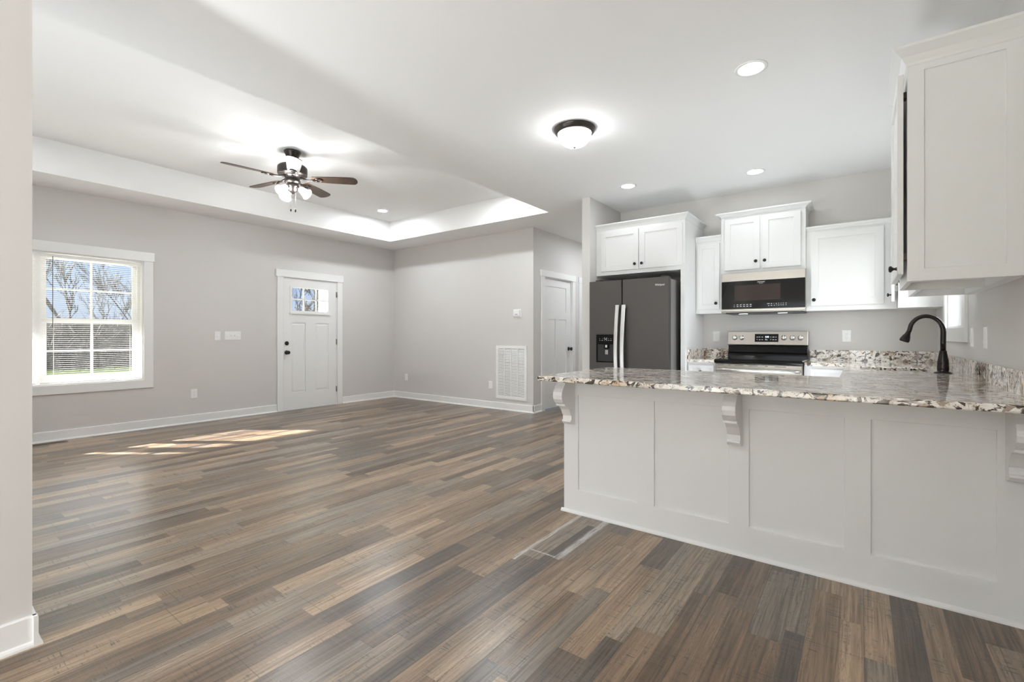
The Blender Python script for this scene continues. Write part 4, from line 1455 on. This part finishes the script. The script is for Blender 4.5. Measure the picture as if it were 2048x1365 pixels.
# leafless brush along the back of the lawn
R = random.Random(3)
for i in range(9000):
    y = R.uniform(-22, 46)
    x = -30.5 + R.uniform(-1.6, 1.2) + 0.7 * math.sin(y * 0.4)
    z = GZ + R.uniform(-0.05, 2.6) * R.uniform(0.25, 1)
    L_ = R.uniform(0.5, 1.5)
    d = Vector((R.uniform(-0.6, 0.6), R.uniform(-0.9, 0.9), R.uniform(0.25, 1.2))).normalized()
    a = Vector((x, y, z))
    p = d.cross(Vector((1, 0.2, 0.1))).normalized()
    q = d.cross(p)
    r0 = R.uniform(0.008, 0.022)
    g.add([a + p * r0, a - p * r0 * 0.5 + q * r0, a - p * r0 * 0.5 - q * r0, a + d * L_], [(0, 1, 3), (1, 2, 3), (2, 0, 3)])
o = g.build('brush_hedge', 'brush', merge=False)
o['kind'] = 'stuff'
tag(o, 'dense brown leafless brush along the far edge of the lawn', 'brush')
struct(G().box(-36, -31.2, -26, 50, GZ, GZ + 2.5).build('ground_bank', 'bank'), 'low brown bank behind the lawn', 'bank')


def tree_mesh(seed, h, spread=1.0, levels=5, trunk=0.13, buds=0):
    R = random.Random(seed)
    g = G()
    tips = []

    def seg(a, b_, r0, r1):
        d = (b_ - a).normalized()
        t_ = Vector((0, 0, 1)) if abs(d.z) < 0.8 else Vector((1, 0, 0))
        p = d.cross(t_).normalized()
        q = d.cross(p)
        n = 4
        v = [a + (p * math.cos(k_ * math.pi / 2) + q * math.sin(k_ * math.pi / 2)) * r0 for k_ in range(n)]
        v += [b_ + (p * math.cos(k_ * math.pi / 2) + q * math.sin(k_ * math.pi / 2)) * r1 for k_ in range(n)]
        g.add(v, [(k_, (k_ + 1) % n, n + (k_ + 1) % n, n + k_) for k_ in range(n)])

    def grow(p, d, L_, r, lv):
        n = 3
        for i in range(n):
            d2 = (d + Vector((R.gauss(0, 0.12), R.gauss(0, 0.12), R.gauss(0.03, 0.07)))).normalized()
            q = p + d2 * L_ / n
            r2 = r * (1 - 0.13)
            seg(p, q, r, r2)
            p, d, r = q, d2, r2
            if lv > 0 and i < n - 1 and (lv < levels or i > 0) and R.random() < 0.75:
                side(p, d, L_ * R.uniform(0.45, 0.7), r * 0.55, lv - 1)
        if lv > 0:
            for _ in range(2 if R.random() < 0.7 else 3):
                side(p, d, L_ * R.uniform(0.6, 0.82), r * R.uniform(0.6, 0.75), lv - 1, 0.5)
        else:
            tips.append(p)

    def side(p, d, L_, r, lv, k_=0.9):
        a = Vector((R.gauss(0, 1), R.gauss(0, 1), R.gauss(0, 0.5)))
        a = (a - d * a.dot(d)).normalized()
        dd = (d + a * R.uniform(0.45, 1.0) * k_ * spread + Vector((0, 0, 0.18))).normalized()
        grow(p, dd, L_, max(r, 0.012), lv)

    grow(Vector((0, 0, 0)), Vector((0, 0, 1)), h * 0.34, trunk, levels)
    bd = G()
    for p in tips:
        if R.random() < buds:
            s_ = 0.07
            a = Vector((R.gauss(0, 1), R.gauss(0, 1), R.gauss(0, 1))).normalized() * s_
            b_ = a.orthogonal().normalized() * s_
            bd.add([p + a, p + b_, p - a, p - b_, p + Vector((0, 0, s_))], [(0, 1, 4), (1, 2, 4), (2, 3, 4), (3, 0, 4), (3, 2, 1, 0)])
    return g, bd


protos = []
for i, (sd, sp_, bud) in enumerate(((11, 1.0, 0), (5, 0.8, 0), (23, 1.15, 0.5))):
    g, bd = tree_mesh(sd, 8.0, sp_, 5, 0.13, bud)
    mes = []
    for gg, nm, mt in ((g, 'branches', 'bark'), (bd, 'dry_leaves', 'bud')):
        if not gg.v:
            continue
        me = bpy.data.meshes.new('tree_' + nm)
        me.from_pydata([tuple(v) for v in gg.v], [], gg.f)
        me.materials.append(M[mt])
        mes.append((nm, me))
    protos.append(mes)
spots = [(-34.5, 4.4, 0, 0.95, 0.3), (-33.5, 6.6, 1, 1.05, 1.1), (-34.0, 9.3, 2, 0.80, 2.2), (-36.0, 7.6, 0, 0.72, 4.0), (-37.0, 5.2, 2, 0.78, 5.0), (-37.5, 10.6, 1, 0.85, 0.6),
         (-34.0, 12.5, 0, 0.85, 3.1), (-35.0, 1.8, 1, 0.9, 2.6), (-34.0, -2.0, 0, 0.95, 0.9), (-35.0, -7.0, 2, 0.9, 3.7),
         (-34.0, 16.5, 1, 0.95, 0.4), (-34.5, 19.0, 0, 0.9, 1.7), (-35.5, 20.8, 2, 0.95, 2.9), (-34.0, 22.6, 1, 0.9, 4.4), (-36.0, 25.5, 0, 0.9, 5.3)]
for i, (x, y, kd, sc, rz) in enumerate(spots):
    if i == 1:
        lb = 'tallest forked leafless tree standing in the middle of the living area window'
        gp = None
    elif i == 2:
        lb, gp = 'leafless tree with pale dry leaves at the front-door side of the window', None
    elif y > 14:
        lb, gp = 'bare leafless tree beyond the lawn, seen through the front door panes', 'bare trees through the door panes'
    else:
        lb, gp = 'bare leafless tree beyond the lawn, among others behind the window', 'bare trees beyond the window'
    t = thing('bare_tree', lb, 'tree', (x, y, GZ), gp)
    t.rotation_euler = (0, 0, rz)
    t.scale = (sc, sc, sc)
    for nm, me in protos[kd]:
        o = bpy.data.objects.new(nm, me)
        COL.objects.link(o)
        o.parent = t
